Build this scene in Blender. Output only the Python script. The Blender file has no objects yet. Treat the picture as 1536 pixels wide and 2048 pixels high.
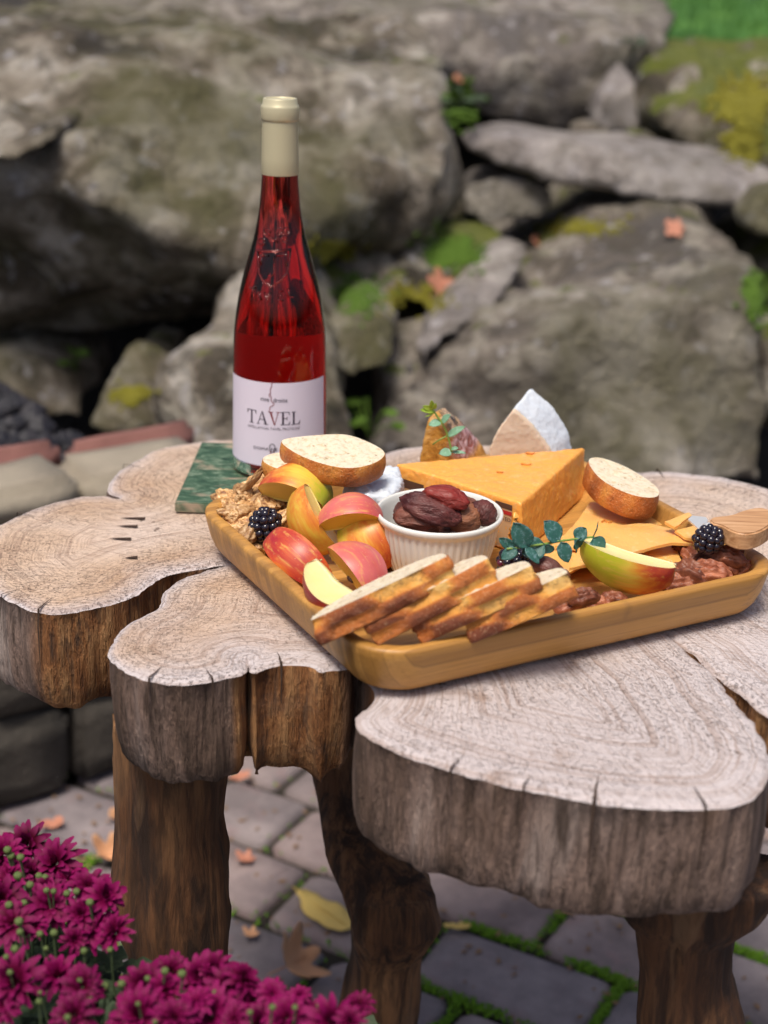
import bpy, bmesh, math, random
from mathutils import Vector, Matrix, noise as mnoise, geometry as mgeo
rnd = random.Random(7)
R = math.radians
C = bpy.context.scene.collection
scn = bpy.context.scene

# ------------------------------------------------------------------ camera
FPX, PITCH, ROLL, CAMZ = 3000.0, R(21.2), R(1.6), 1.035
CAM = Vector((0, 0, CAMZ))
FW = Vector((0, math.cos(PITCH), -math.sin(PITCH)))
UP0 = Vector((0, math.sin(PITCH), math.cos(PITCH)))
RT0 = Vector((1, 0, 0))
RT = RT0 * math.cos(ROLL) + UP0 * math.sin(ROLL)
UP = UP0 * math.cos(ROLL) - RT0 * math.sin(ROLL)
cd = bpy.data.cameras.new('camera')
cam = bpy.data.objects.new('camera', cd)
C.objects.link(cam)
cam.matrix_world = Matrix(((RT.x, UP.x, -FW.x, 0), (RT.y, UP.y, -FW.y, 0), (RT.z, UP.z, -FW.z, CAMZ), (0, 0, 0, 1)))
cd.sensor_fit = 'HORIZONTAL'
cd.sensor_width = 36
cd.lens = 36 * FPX / 1536
cd.clip_start = .05
cd.clip_end = 400
cd.dof.use_dof = True
cd.dof.focus_distance = 1.05
cd.dof.aperture_fstop = 6.9
scn.camera = cam

# ------------------------------------------------------------------ world, sun, exposure
SUN_EL, SUN_AZ = R(67), R(205)          # azimuth clockwise from +Y: light from the left, a little behind the camera
w = bpy.data.worlds.new('World')
scn.world = w
w.use_nodes = True
wn = w.node_tree
sky = wn.nodes.new('ShaderNodeTexSky')
sky.sky_type = 'NISHITA'
sky.sun_disc = False
sky.sun_elevation = SUN_EL
sky.sun_rotation = SUN_AZ
sky.air_density = .8
sky.dust_density = 5.0
sky.ozone_density = 1.0
bg = wn.nodes['Background']
bg.inputs['Strength'].default_value = .055
wn.links.new(sky.outputs[0], bg.inputs[0])
sd = bpy.data.lights.new('sun', 'SUN')
sd.energy = 1.5
sd.angle = R(18)
sd.color = (1, .93, .82)
sun = bpy.data.objects.new('sun', sd)
C.objects.link(sun)
sdir = Vector((math.sin(SUN_AZ) * math.cos(SUN_EL), math.cos(SUN_AZ) * math.cos(SUN_EL), math.sin(SUN_EL)))
sun.rotation_euler = sdir.to_track_quat('Z', 'Y').to_euler()
scn.view_settings.view_transform = 'Standard'
scn.view_settings.look = 'None'
scn.view_settings.gamma = 1
scn.view_settings.use_curve_mapping = False
scn.view_settings.exposure = 1.03
scn.render.engine = 'CYCLES'
scn.cycles.use_denoising = True
scn.cycles.max_bounces = 10
scn.cycles.transmission_bounces = 8
scn.cycles.sample_clamp_indirect = 6

# ------------------------------------------------------------------ placing helpers
def ray(u, v):
    return FW + RT * ((u - 768) / FPX) - UP * ((v - 1024) / FPX)

def at(u, v, z):                         # point of a horizontal plane
    d = ray(u, v)
    return CAM + d * ((z - CAMZ) / d.z)

def aty(u, v, y):                        # point of an upright plane at distance y
    d = ray(u, v)
    return CAM + d * (y / d.y)

def onplane(u, v, p, n):
    d = ray(u, v)
    return CAM + d * ((p - CAM).dot(n) / d.dot(n))

def mpp(p):                              # metres per photograph pixel at p
    return (p - CAM).dot(FW) / FPX

TAB, FLOOR, RIM = .600, .622, .645

# ------------------------------------------------------------------ object helpers
def mesh(name, verts, faces, mats=None, parent=None, smooth=True, midx=None):
    me = bpy.data.meshes.new(name)
    me.from_pydata([tuple(v) for v in verts], [], faces)
    if mats:
        for m in (mats if isinstance(mats, (list, tuple)) else [mats]):
            me.materials.append(m)
    if midx:
        me.polygons.foreach_set('material_index', midx)
    me.polygons.foreach_set('use_smooth', [smooth] * len(me.polygons))
    me.update()
    o = bpy.data.objects.new(name, me)
    C.objects.link(o)
    if parent:
        o.parent = parent
    return o

def from_bm(name, bm, mats=None, parent=None, smooth=True):
    me = bpy.data.meshes.new(name)
    bm.normal_update()
    bm.to_mesh(me)
    bm.free()
    if mats:
        for m in (mats if isinstance(mats, (list, tuple)) else [mats]):
            me.materials.append(m)
    me.polygons.foreach_set('use_smooth', [smooth] * len(me.polygons))
    o = bpy.data.objects.new(name, me)
    C.objects.link(o)
    if parent:
        o.parent = parent
    return o

def link_mesh(name, me, parent=None, mw=None):
    o = bpy.data.objects.new(name, me)
    C.objects.link(o)
    if parent:
        o.parent = parent
    if mw is not None:
        o.matrix_basis = mw
    return o

def tag(o, label=None, cat=None, group=None, kind=None):
    if label: o['label'] = label
    if cat: o['category'] = cat
    if group: o['group'] = group
    if kind: o['kind'] = kind
    return o

def thing(name, label, cat, loc=(0, 0, 0), group=None):
    o = bpy.data.objects.new(name, None)
    o.empty_display_size = .02
    C.objects.link(o)
    o.location = loc
    return tag(o, label, cat, group)

def frame(x, z, o):                       # matrix with X = x, Z near z
    x = x.normalized()
    y = z.cross(x).normalized()
    z = x.cross(y)
    return Matrix(((x.x, y.x, z.x, o.x), (x.y, y.y, z.y, o.y), (x.z, y.z, z.z, o.z), (0, 0, 0, 1)))

def fill2d(out, step, jit=.3, seed=1):
    """triangles inside a closed 2d outline with inner points"""
    rr = random.Random(seed)
    n = len(out)
    xs = [p[0] for p in out]
    ys = [p[1] for p in out]
    pts = [Vector((p[0], p[1])) for p in out]
    def inside(x, y):
        c = False
        j = n - 1
        for i in range(n):
            if (ys[i] > y) != (ys[j] > y) and x < (xs[j] - xs[i]) * (y - ys[i]) / (ys[j] - ys[i]) + xs[i]:
                c = not c
            j = i
        return c
    y = min(ys) + step * .6
    k = 0
    while y < max(ys):
        x = min(xs) + step * (.5 if k % 2 else 1)
        while x < max(xs):
            px, py = x + rr.uniform(-jit, jit) * step, y + rr.uniform(-jit, jit) * step
            if inside(px, py):
                if min((px - q[0]) ** 2 + (py - q[1]) ** 2 for q in out) > (step * .45) ** 2:
                    pts.append(Vector((px, py)))
            x += step
        y += step * .87
        k += 1
    v, e, f, ov, oe, of = mgeo.delaunay_2d_cdt(pts, [], [list(range(n))], 1, 1e-7)
    return v, f

def chaikin(p, it=2, closed=True):
    for _ in range(it):
        q = []
        n = len(p)
        for i in range(n if closed else n - 1):
            a, b = p[i], p[(i + 1) % n]
            q += [a * .75 + b * .25, a * .25 + b * .75]
        p = q
    return p

def resample(p, step, closed=True):
    q = []
    n = len(p)
    for i in range(n if closed else n - 1):
        a, b = p[i], p[(i + 1) % n]
        k = max(1, int((b - a).length / step + .5))
        for j in range(k):
            q.append(a.lerp(b, j / k))
    if not closed:
        q.append(p[-1])
    return q

def fbm(p, sc, oct=4):
    return mnoise.fractal(Vector(p) * sc, 1.0, 2.0, oct)

def tube(path, radii, seg=8, cap=True):
    vs, fs = [], []
    n = len(path)
    for i in range(n):
        t = (path[min(i + 1, n - 1)] - path[max(i - 1, 0)]).normalized()
        a = t.cross(Vector((0, 0, 1)))
        if a.length < .05:
            a = t.cross(Vector((1, 0, 0)))
        a.normalize()
        b = t.cross(a)
        r = radii[i] if isinstance(radii, (list, tuple)) else radii
        for k in range(seg):
            th = 2 * math.pi * k / seg
            vs.append(path[i] + (a * math.cos(th) + b * math.sin(th)) * r)
    for i in range(n - 1):
        for k in range(seg):
            fs.append((i * seg + k, i * seg + (k + 1) % seg, (i + 1) * seg + (k + 1) % seg, (i + 1) * seg + k))
    if cap:
        fs.append(tuple(range(seg))[::-1])
        fs.append(tuple((n - 1) * seg + k for k in range(seg)))
    return vs, fs

def lathe(prof, seg=48, close=False):
    vs, fs = [], []
    for r, z in prof:
        for k in range(seg):
            th = 2 * math.pi * k / seg
            vs.append(Vector((r * math.cos(th), r * math.sin(th), z)))
    for i in range(len(prof) - 1):
        for k in range(seg):
            fs.append((i * seg + k, i * seg + (k + 1) % seg, (i + 1) * seg + (k + 1) % seg, (i + 1) * seg + k))
    return vs, fs

def join(*parts):
    V, F = [], []
    for v, f in parts:
        o = len(V)
        V += list(v)
        F += [tuple(i + o for i in g) for g in f]
    return V, F

def remeshed(bm, voxel, smooth=2):
    me = bpy.data.meshes.new('tmp')
    bm.to_mesh(me)
    bm.free()
    o = bpy.data.objects.new('tmp', me)
    C.objects.link(o)
    m = o.modifiers.new('r', 'REMESH')
    m.mode = 'VOXEL'
    m.voxel_size = voxel
    if smooth:
        s = o.modifiers.new('s', 'SMOOTH')
        s.iterations = smooth
        s.factor = .5
    dg = bpy.context.evaluated_depsgraph_get()
    ev = o.evaluated_get(dg)
    b2 = bmesh.new()
    b2.from_mesh(ev.to_mesh())
    ev.to_mesh_clear()
    bpy.data.objects.remove(o)
    bpy.data.meshes.remove(me)
    b2.normal_update()
    return b2

# ------------------------------------------------------------------ material helpers
class MT:
    def __init__(s, name):
        s.m = bpy.data.materials.new(name)
        s.m.use_nodes = True
        s.t = s.m.node_tree
        s.b = s.t.nodes['Principled BSDF']
        s.tc = s.t.nodes.new('ShaderNodeTexCoord')
        s.obj = s.tc.outputs['Object']
        s.gen = s.tc.outputs['Generated']
    def put(s, sock, v):
        if isinstance(v, bpy.types.NodeSocket):
            s.t.links.new(v, sock)
        elif isinstance(v, (tuple, list)) and len(v) == 3 and sock.type == 'RGBA':
            sock.default_value = (*v, 1)
        else:
            sock.default_value = v
    def n(s, ty, out=0, props=None, **ins):
        x = s.t.nodes.new('ShaderNode' + ty)
        for k, v in (props or {}).items():
            setattr(x, k, v)
        for k, v in ins.items():
            key = int(k[1:]) if k[0] == 'i' and k[1:].isdigit() else k.replace('_', ' ')
            s.put(x.inputs[key], v)
        return x.outputs[out]
    def set(s, **kw):
        for k, v in kw.items():
            s.put(s.b.inputs[k.replace('_', ' ')], v)
        return s
    def scale(s, vec, sc, rot=(0, 0, 0), loc=(0, 0, 0)):
        return s.n('Mapping', Vector=vec, Scale=sc, Rotation=rot, Location=loc)
    def shift(s, vec, amt=20):            # a different offset for every object that shares the mesh
        oi = s.t.nodes.new('ShaderNodeObjectInfo')
        a = s.n('Math', props={'operation': 'MULTIPLY'}, i0=oi.outputs['Random'], i1=float(amt))
        return s.n('VectorMath', props={'operation': 'ADD'}, i0=vec, i1=a)
    def rand(s):
        return s.t.nodes.new('ShaderNodeObjectInfo').outputs['Random']
    def noise(s, vec, sc, detail=4., rough=.55, dist=0.):
        return s.n('TexNoise', Vector=vec, Scale=float(sc), Detail=float(detail), Roughness=float(rough), Distortion=float(dist))
    def vor(s, vec, sc, feature='F1', out=0):
        return s.n('TexVoronoi', out, props={'feature': feature}, Vector=vec, Scale=float(sc))
    def ramp(s, fac, *stops):
        x = s.t.nodes.new('ShaderNodeValToRGB')
        e = x.color_ramp.elements
        while len(e) < len(stops):
            e.new(.5)
        for i, (p, c) in enumerate(stops):
            e[i].position = p
            e[i].color = (c, c, c, 1) if isinstance(c, (int, float)) else (*c, 1)
        s.put(x.inputs[0], fac)
        return x.outputs[0]
    def mix(s, fac, a, b, mode='MIX'):
        x = s.t.nodes.new('ShaderNodeMix')
        x.data_type = 'RGBA'
        x.blend_type = mode
        s.put(x.inputs['Factor'], fac)
        s.put(x.inputs[6], a)
        s.put(x.inputs[7], b)
        return x.outputs[2]
    def math(s, op, a, b=0., c=None):
        x = s.t.nodes.new('ShaderNodeMath')
        x.operation = op
        s.put(x.inputs[0], a)
        s.put(x.inputs[1], b)
        if c is not None:
            s.put(x.inputs[2], c)
        return x.outputs[0]
    def attr(s, name, ty='GEOMETRY', out='Fac'):
        x = s.t.nodes.new('ShaderNodeAttribute')
        x.attribute_name = name
        x.attribute_type = ty
        return x.outputs[out]
    def sep(s, vec, i):
        return s.n('SeparateXYZ', i, Vector=vec)
    def bump(s, h, strength=.4, dist=.002, nrm=None):
        x = s.t.nodes.new('ShaderNodeBump')
        x.inputs['Strength'].default_value = strength
        x.inputs['Distance'].default_value = dist
        s.put(x.inputs['Height'], h)
        if nrm is not None:
            s.put(x.inputs['Normal'], nrm)
        s.t.links.new(x.outputs[0], s.b.inputs['Normal'])
        return x.outputs[0]

def simple(name, col, rough=.5, **kw):
    t = MT(name)
    t.set(Base_Color=col, Roughness=rough, **kw)
    return t.m

# ---- setting materials
def mat_rock():
    t = MT('rock')
    v = t.shift(t.obj, 9)
    big = t.noise(v, 4.5, 6, .62, .7)
    mid = t.noise(v, 17, 5, .68, .4)
    c = t.ramp(big, (.37, (.034, .027, .018)), (.46, (.135, .108, .078)), (.54, (.32, .275, .222)), (.65, (.60, .55, .49)))
    c = t.mix(t.ramp(mid, (.46, 0), (.62, .75)), c, (.075, .062, .042))
    c = t.mix(t.ramp(t.noise(v, 11, 4, .6, .5), (.55, 0), (.64, .75)), c, (.42, .38, .31))
    c = t.mix(t.ramp(t.noise(v, 30, 3, .6), (.60, 0), (.68, .7)), c, (.50, .48, .50))
    c = t.mix(t.ramp(t.noise(v, 2.6, 4, .55), (.46, 0), (.62, .7)), c, (.10, .095, .032))
    c = t.mix(t.attr('pale', 'OBJECT'), c, t.mix(t.ramp(mid, (.4, 0), (.62, 1)), (.56, .51, .51), (.27, .235, .22)))
    nz = t.sep(t.n('NewGeometry', 1), 2)
    ms = t.math('ADD', t.math('MULTIPLY', nz, .24), t.noise(v, 9, 5, .65))
    ms = t.math('ADD', ms, t.attr('moss', 'OBJECT'))
    mc = t.mix(t.noise(v, 25, 3), (.06, .10, .006), (.19, .20, .012))
    c = t.mix(t.ramp(ms, (.80, 0), (.86, .9)), c, mc)
    t.set(Base_Color=c, Roughness=.9)
    h = t.math('ADD', t.math('MULTIPLY', mid, 1.4), t.noise(v, 36, 6, .7))
    h = t.math('ADD', h, t.math('MULTIPLY', t.noise(v, 6, 4, .6, .6), 2.))
    t.bump(h, .9, .03)
    return t.m

def mat_soil():
    t = MT('soil')
    c = t.ramp(t.noise(t.obj, 9, 6, .7), (.3, (.014, .011, .008)), (.7, (.05, .04, .03)))
    t.set(Base_Color=c, Roughness=.95)
    t.bump(t.noise(t.obj, 40, 5), .8, .02)
    return t.m

def mat_paver():
    t = MT('paver_stone')
    v = t.shift(t.obj, 30)
    a = t.noise(v, 9, 5, .65)
    c = t.ramp(a, (.3, (.12, .105, .108)), (.5, (.22, .19, .192)), (.7, (.34, .295, .29)))
    c = t.mix(t.ramp(t.noise(v, 26, 3), (.55, 0), (.72, .5)), c, (.27, .19, .19))
    tint = t.ramp(t.rand(), (0, (.8, .8, .86)), (.5, (1, .96, .96)), (1, (1.1, .98, .95)))
    c = t.mix(1., c, tint, 'MULTIPLY')
    t.set(Base_Color=c, Roughness=.85)
    t.bump(t.noise(v, 60, 6, .7), .5, .006)
    return t.m

def mat_cap():
    t = MT('cap_stone')
    v = t.shift(t.obj, 30)
    c = t.mix(t.noise(v, 14, 5, .6), (.20, .17, .135), (.40, .35, .27))
    t.set(Base_Color=c, Roughness=.9)
    t.bump(t.noise(v, 60, 5), .5, .005)
    return t.m

def mat_brick():
    t = MT('red_brick')
    v = t.shift(t.obj, 30)
    c = t.mix(t.noise(v, 12, 5, .6), (.17, .07, .06), (.30, .14, .12))
    t.set(Base_Color=c, Roughness=.9)
    t.bump(t.noise(v, 60, 5), .5, .005)
    return t.m

def mat_block():
    t = MT('wall_block')
    v = t.shift(t.obj, 30)
    c = t.mix(t.noise(v, 11, 5, .65), (.025, .022, .018), (.085, .072, .06))
    t.set(Base_Color=c, Roughness=.92)
    t.bump(t.noise(v, 30, 6, .7), .7, .015)
    return t.m

def mat_table_top():
    t = MT('sawn_log_top')
    e = t.attr('edge')                    # metres to the outline
    xy = t.obj
    wob = t.noise(xy, 9, 3, .5)
    d = t.math('ADD', e, t.math('MULTIPLY', wob, .010))
    ring = t.noise(t.n('CombineXYZ', X=t.math('MULTIPLY', d, 130.), Y=t.math('MULTIPLY', t.noise(xy, 3, 2), 3.), Z=0.), 1.6, 3, .6)
    fine = t.noise(t.n('CombineXYZ', X=t.math('MULTIPLY', d, 420.), Y=t.math('MULTIPLY', t.noise(xy, 5, 2), 4.), Z=0.), 1.5, 2, .5)
    big = t.noise(xy, 7, 4, .6, .5)
    c = t.ramp(big, (.3, (.66, .53, .45)), (.5, (.62, .455, .34)), (.72, (.50, .32, .20)))
    # paler mauve grey in a band along the rim and over the near lobe
    wx = t.math('ADD', t.attr('pale'), t.math('MULTIPLY', t.noise(xy, 11, 4, .6), .8))
    c = t.mix(t.ramp(wx, (.55, 0), (1.05, .9)), c, (.61, .555, .57))
    c = t.mix(t.ramp(ring, (.53, 0), (.62, .46)), c, (.31, .20, .15))
    c = t.mix(t.ramp(fine, (.51, 0), (.63, .34)), c, (.29, .19, .14))
    # saw marks: short dark dashes broken up by the grain
    dash = t.noise(t.scale(xy, (330, 760, 1), (0, 0, R(12))), 1.0, 2, .6)
    dash2 = t.noise(t.scale(xy, (900, 420, 1), (0, 0, R(-38))), 1.0, 2, .6)
    patch = t.ramp(t.noise(xy, 14, 4, .6), (.35, .15), (.65, 1.))
    dk = t.math('MULTIPLY', t.ramp(t.math('MULTIPLY', t.math('ADD', dash, dash2), .5), (.53, 0), (.63, 1)), patch)
    c = t.mix(t.math('MULTIPLY', dk, .30), c, (.20, .12, .09))
    rad0 = t.noise(t.n('CombineXYZ', X=t.math('MULTIPLY', d, 60.), Y=t.math('MULTIPLY', t.attr('around'), 260.), Z=0.), 1., 3, .6)
    c = t.mix(t.ramp(rad0, (.56, 0), (.66, .45)), c, (.27, .175, .13))
    c = t.mix(t.ramp(t.noise(xy, 70, 4, .6), (.66, 0), (.71, .75)), c, (.11, .07, .05))
    c = t.mix(t.ramp(t.noise(xy, 24, 4, .6, .6), (.60, 0), (.72, .5)), c, (.27, .165, .11))
    t.set(Base_Color=c, Roughness=.82)
    h = t.math('SUBTRACT', t.math('MULTIPLY', ring, -.5), t.math('MULTIPLY', dk, .7))
    rad = t.noise(t.n('CombineXYZ', X=t.math('MULTIPLY', d, 60.), Y=t.math('MULTIPLY', t.attr('around'), 260.), Z=0.), 1., 3, .6)
    h = t.math('ADD', h, t.math('MULTIPLY', rad, .7))
    h = t.math('ADD', h, t.math('MULTIPLY', t.noise(xy, 330, 4, .65), .45))
    h = t.math('SUBTRACT', h, t.math('MULTIPLY', fine, .5))
    t.bump(h, .9, .0026)
    return t.m

def mat_table_side():
    t = MT('weathered_log_side')
    o = t.obj
    s1 = t.noise(t.scale(o, (75, 75, 12)), 1., 6, .70, .3)
    s2 = t.noise(t.scale(o, (19, 19, 3.5)), 1., 4, .6, .6)
    s3 = t.noise(t.scale(o, (260, 260, 22)), 1., 4, .65)
    c = t.ramp(s2, (.30, (.07, .042, .026)), (.43, (.19, .118, .085)), (.55, (.315, .212, .168)), (.72, (.47, .375, .33)))
    c = t.mix(t.ramp(s1, (.36, .8), (.50, 0)), c, (.06, .036, .024))
    oc = t.ramp(s1, (.32, (.08, .026, .008)), (.47, (.30, .12, .038)), (.66, (.52, .275, .115)))
    c = t.mix(t.attr('heart'), c, oc)
    c = t.mix(t.ramp(s3, (.36, .6), (.48, 0)), c, (.06, .036, .024))
    sp = t.noise(t.scale(o, (46, 46, 11)), 1., 5, .72)
    c = t.mix(t.ramp(sp, (.57, 0), (.66, .8)), c, (.05, .03, .02))
    hz = t.noise(t.scale(o, (14, 14, 45)), 1., 4, .7)
    c = t.mix(t.ramp(hz, (.55, 0), (.72, .5)), c, (.09, .06, .048))
    t.set(Base_Color=c, Roughness=.85)
    t.bump(t.math('ADD', t.math('MULTIPLY', s1, 1.6), t.math('MULTIPLY', s3, .8)), 1., .006)
    return t.m

def mat_leg():
    t = MT('brown_driftwood')
    o = t.obj
    tw = t.scale(o, (55, 55, 7), (R(8), R(14), 0))
    s1 = t.noise(tw, 1., 6, .65, .5)
    s2 = t.noise(t.scale(o, (14, 14, 3), (0, R(18), 0)), 1., 4, .6, .8)
    c = t.ramp(s2, (.3, (.04, .016, .007)), (.5, (.15, .064, .026)), (.72, (.32, .16, .068)))
    c = t.mix(t.ramp(s1, (.40, .9), (.54, 0)), c, (.022, .010, .006))
    s3 = t.noise(t.scale(o, (190, 190, 16), (R(8), R(14), 0)), 1., 4, .65)
    c = t.mix(t.ramp(s3, (.40, .6), (.54, 0)), c, (.035, .018, .010))
    c = t.mix(t.ramp(t.noise(t.scale(o, (40, 40, 9)), 1., 4, .6, .6), (.58, 0), (.7, .6)), c, (.27, .15, .075))
    t.set(Base_Color=c, Roughness=.75)
    t.bump(t.math('ADD', s1, t.math('MULTIPLY', s2, 1.2)), .9, .006)
    return t.m

def mat_bamboo():
    t = MT('bamboo')
    o = t.obj                              # local x along the long side, y across
    y = t.sep(o, 1)
    x = t.sep(o, 0)
    lam = t.n('TexVoronoi', 1, props={'voronoi_dimensions': '1D'}, W=t.math('MULTIPLY', y, 150.), Scale=1., Randomness=.35)
    g = t.noise(t.scale(o, (9, 420, 420)), 1., 4, .6)
    c = t.mix(g, (.42, .195, .042), (.68, .37, .095))
    lc = t.ramp(t.sep(lam, 0), (0, (.74, .70, .64)), (.45, (.95, .93, .91)), (1, (1.15, 1.15, 1.15)))
    c = t.mix(1., c, lc, 'MULTIPLY')
    big = t.noise(o, 14, 3, .5)
    c = t.mix(t.ramp(big, (.4, 0), (.75, .35)), c, (.36, .19, .07))
    jl = t.n('TexVoronoi', 'Distance', props={'voronoi_dimensions': '1D', 'feature': 'DISTANCE_TO_EDGE'}, W=t.math('MULTIPLY', y, 150.), Scale=1., Randomness=.35)
    c = t.mix(t.ramp(jl, (.0, .5), (.05, 0)), c, (.20, .09, .025))
    fib = t.noise(t.scale(o, (26, 900, 900)), 1., 3, .6)
    c = t.mix(t.ramp(fib, (.56, 0), (.68, .5)), c, (.27, .125, .035))
    # nodes of the cane: darker bars across the strips
    nd = t.noise(t.scale(o, (60, 115, 60)), 1., 2, .5)
    wv = t.math('ABSOLUTE', t.math('SUBTRACT', t.math('FRACT', t.math('ADD', t.math('MULTIPLY', x, 5.4), .37)), .5))
    nb = t.math('MULTIPLY', t.ramp(wv, (.0, .55), (.022, 0)), t.ramp(nd, (.45, 0), (.6, 1)))
    c = t.mix(nb, c, (.24, .12, .04))
    t.set(Base_Color=c, Roughness=.42)
    t.bump(g, .12, .001)
    return t.m

def mat_marble():
    t = MT('green_marble')
    o = t.obj
    v = t.noise(t.scale(o, (60, 130, 60), (0, 0, R(25))), 1., 6, .7, 1.2)
    c = t.ramp(v, (.3, (.012, .032, .016)), (.47, (.035, .085, .045)), (.56, (.085, .15, .09)), (.66, (.22, .28, .20)))
    v2 = t.noise(t.scale(o, (14, 55, 14), (0, 0, R(20))), 1., 4, .6, .8)
    c = t.mix(t.ramp(v2, (.58, 0), (.66, .8)), c, (.44, .33, .24))
    t.set(Base_Color=c, Roughness=.5)
    t.bump(v, .25, .001)
    return t.m

def mat_glass():
    t = MT('rose_wine_glass')
    t.set(Base_Color=(1, .60, .58), Roughness=.0, IOR=1.45, Transmission_Weight=1.)
    va = t.t.nodes.new('ShaderNodeVolumeAbsorption')
    va.inputs['Color'].default_value = (.955, .07, .06, 1)
    va.inputs['Density'].default_value = 66
    t.t.links.new(va.outputs[0], t.t.nodes['Material Output'].inputs['Volume'])
    return t.m

def mat_crumb():
    t = MT('bread_crumb')
    v = t.shift(t.obj, 5)
    p = t.vor(v, 380)
    p2 = t.noise(v, 260, 4, .6)
    c = t.mix(t.ramp(p2, (.32, 0), (.5, 1)), (.58, .45, .28), (.73, .64, .49))
    c = t.mix(t.ramp(t.noise(v, 60, 3, .6), (.55, 0), (.75, .4)), c, (.82, .68, .44))
    hv = t.vor(t.n('VectorMath', props={'operation': 'ADD'}, i0=v, i1=t.math('MULTIPLY', t.noise(v, 90, 2), .012)), 150)
    hole = t.math('MULTIPLY', t.ramp(hv, (.10, 1), (.24, 0)), t.ramp(t.noise(v, 70, 2), (.44, 0), (.52, 1)))
    c = t.mix(t.math('MULTIPLY', hole, .75), c, (.40, .27, .14))
    p2 = t.math('SUBTRACT', p2, t.math('MULTIPLY', hole, 1.5))
    t.set(Base_Color=c, Roughness=.9, Subsurface_Weight=.15, Subsurface_Radius=(.01, .006, .003), Subsurface_Scale=.3)
    t.bump(t.math('ADD', p2, t.math('MULTIPLY', p, .5)), .5, .001)
    return t.m

def mat_crust():
    t = MT('bread_crust')
    v = t.shift(t.obj, 5)
    a = t.noise(v, 34, 4, .6, .3)
    b = t.noise(v, 620, 4, .7)
    br = t.math('ADD', t.math('MULTIPLY', t.attr('bake'), .62), t.math('MULTIPLY', a, .5))
    c = t.ramp(br, (.22, (.92, .60, .20)), (.38, (.84, .39, .07)), (.54, (.58, .17, .028)), (.78, (.20, .045, .013)))
    c = t.mix(t.ramp(b, (.55, 0), (.70, .4)), c, (.84, .58, .34))
    c = t.mix(t.ramp(t.noise(v, 190, 4, .65), (.54, 0), (.68, .5)), c, (.20, .065, .022))
    t.set(Base_Color=c, Roughness=.42)
    t.bump(t.math('ADD', b, t.math('MULTIPLY', t.noise(v, 150, 4), 1.5)), .8, .002)
    return t.m

def mat_apple_skin():
    t = MT('apple_skin')
    o = t.obj
    v = t.shift(o, 3)
    st = t.noise(t.scale(v, (150, 150, 14)), 1., 4, .65)
    big = t.noise(v, 26, 2, .5)
    f = t.math('ADD', t.attr('red', 'OBJECT'), t.math('ADD', t.math('MULTIPLY', st, .50), t.math('MULTIPLY', big, .62)))
    f = t.math('ADD', f, t.math('MULTIPLY', t.sep(o, 2), t.attr('grad', 'OBJECT')))
    c = t.ramp(f, (.42, (.50, .52, .03)), (.58, (.74, .53, .07)), (.72, (.74, .27, .035)), (.86, (.56, .075, .025)), (1., (.40, .02, .028)))
    c = t.mix(t.math('MULTIPLY', t.attr('pink', 'OBJECT'), t.ramp(t.noise(v, 30, 3), (.35, .4), (.65, 1))), c, (.74, .20, .20))
    c = t.mix(t.ramp(t.noise(t.scale(v, (260, 260, 20)), 1., 3, .6), (.56, 0), (.68, .45)), c, (.78, .50, .12))
    sp = t.vor(v, 330)
    c = t.mix(t.ramp(sp, (.0, .7), (.13, 0)), c, (.72, .58, .34))
    t.set(Base_Color=c, Roughness=.42, Coat_Weight=.12, Coat_Roughness=.3)
    t.bump(t.noise(v, 120, 3), .12, .001)
    return t.m

def mat_apple_flesh():
    t = MT('apple_flesh')
    v = t.shift(t.obj, 3)
    c = t.mix(t.noise(v, 60, 4, .6), (.88, .72, .26), (.90, .82, .48))
    c = t.mix(t.attr('deep_yellow', 'OBJECT'), c, (.86, .52, .045))  # deeper yellow flesh, set slice by slice
    t.set(Base_Color=c, Roughness=.4, Subsurface_Weight=.35, Subsurface_Radius=(.012, .008, .003), Subsurface_Scale=.4)
    t.bump(t.noise(v, 300, 3), .3, .0008)
    return t.m

def mat_cheddar(name, a, b, c3):
    t = MT(name)
    v = t.shift(t.obj, 4)
    c = t.mix(t.noise(v, 30, 4, .6), a, b)
    c = t.mix(t.ramp(t.noise(v, 130, 4, .6), (.56, 0), (.72, .55)), c, c3)
    t.set(Base_Color=c, Roughness=.34, Subsurface_Weight=.3, Subsurface_Radius=(.012, .006, .002), Subsurface_Scale=.4)
    t.bump(t.math('ADD', t.noise(v, 70, 4, .6), t.math('MULTIPLY', t.noise(v, 420, 2), .4)), .45, .0016)
    return t.m

def mat_rind_white():
    t = MT('white_rind')
    n1 = t.noise(t.obj, 75, 4, .55, .8)
    c = t.mix(n1, (.56, .63, .74), (.74, .78, .83))
    t.set(Base_Color=c, Roughness=.75)
    t.bump(t.math('ADD', n1, t.noise(t.obj, 45, 3)), .55, .002)
    return t.m

def mat_paste():
    t = MT('brie_paste')
    n1 = t.noise(t.scale(t.obj, (60, 60, 60)), 1., 4, .6, .8)
    c = t.mix(n1, (.62, .46, .34), (.82, .70, .55))
    t.set(Base_Color=c, Roughness=.5, Subsurface_Weight=.2, Subsurface_Radius=(.01, .006, .003), Subsurface_Scale=.3)
    t.bump(n1, .4, .002)
    return t.m

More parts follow.
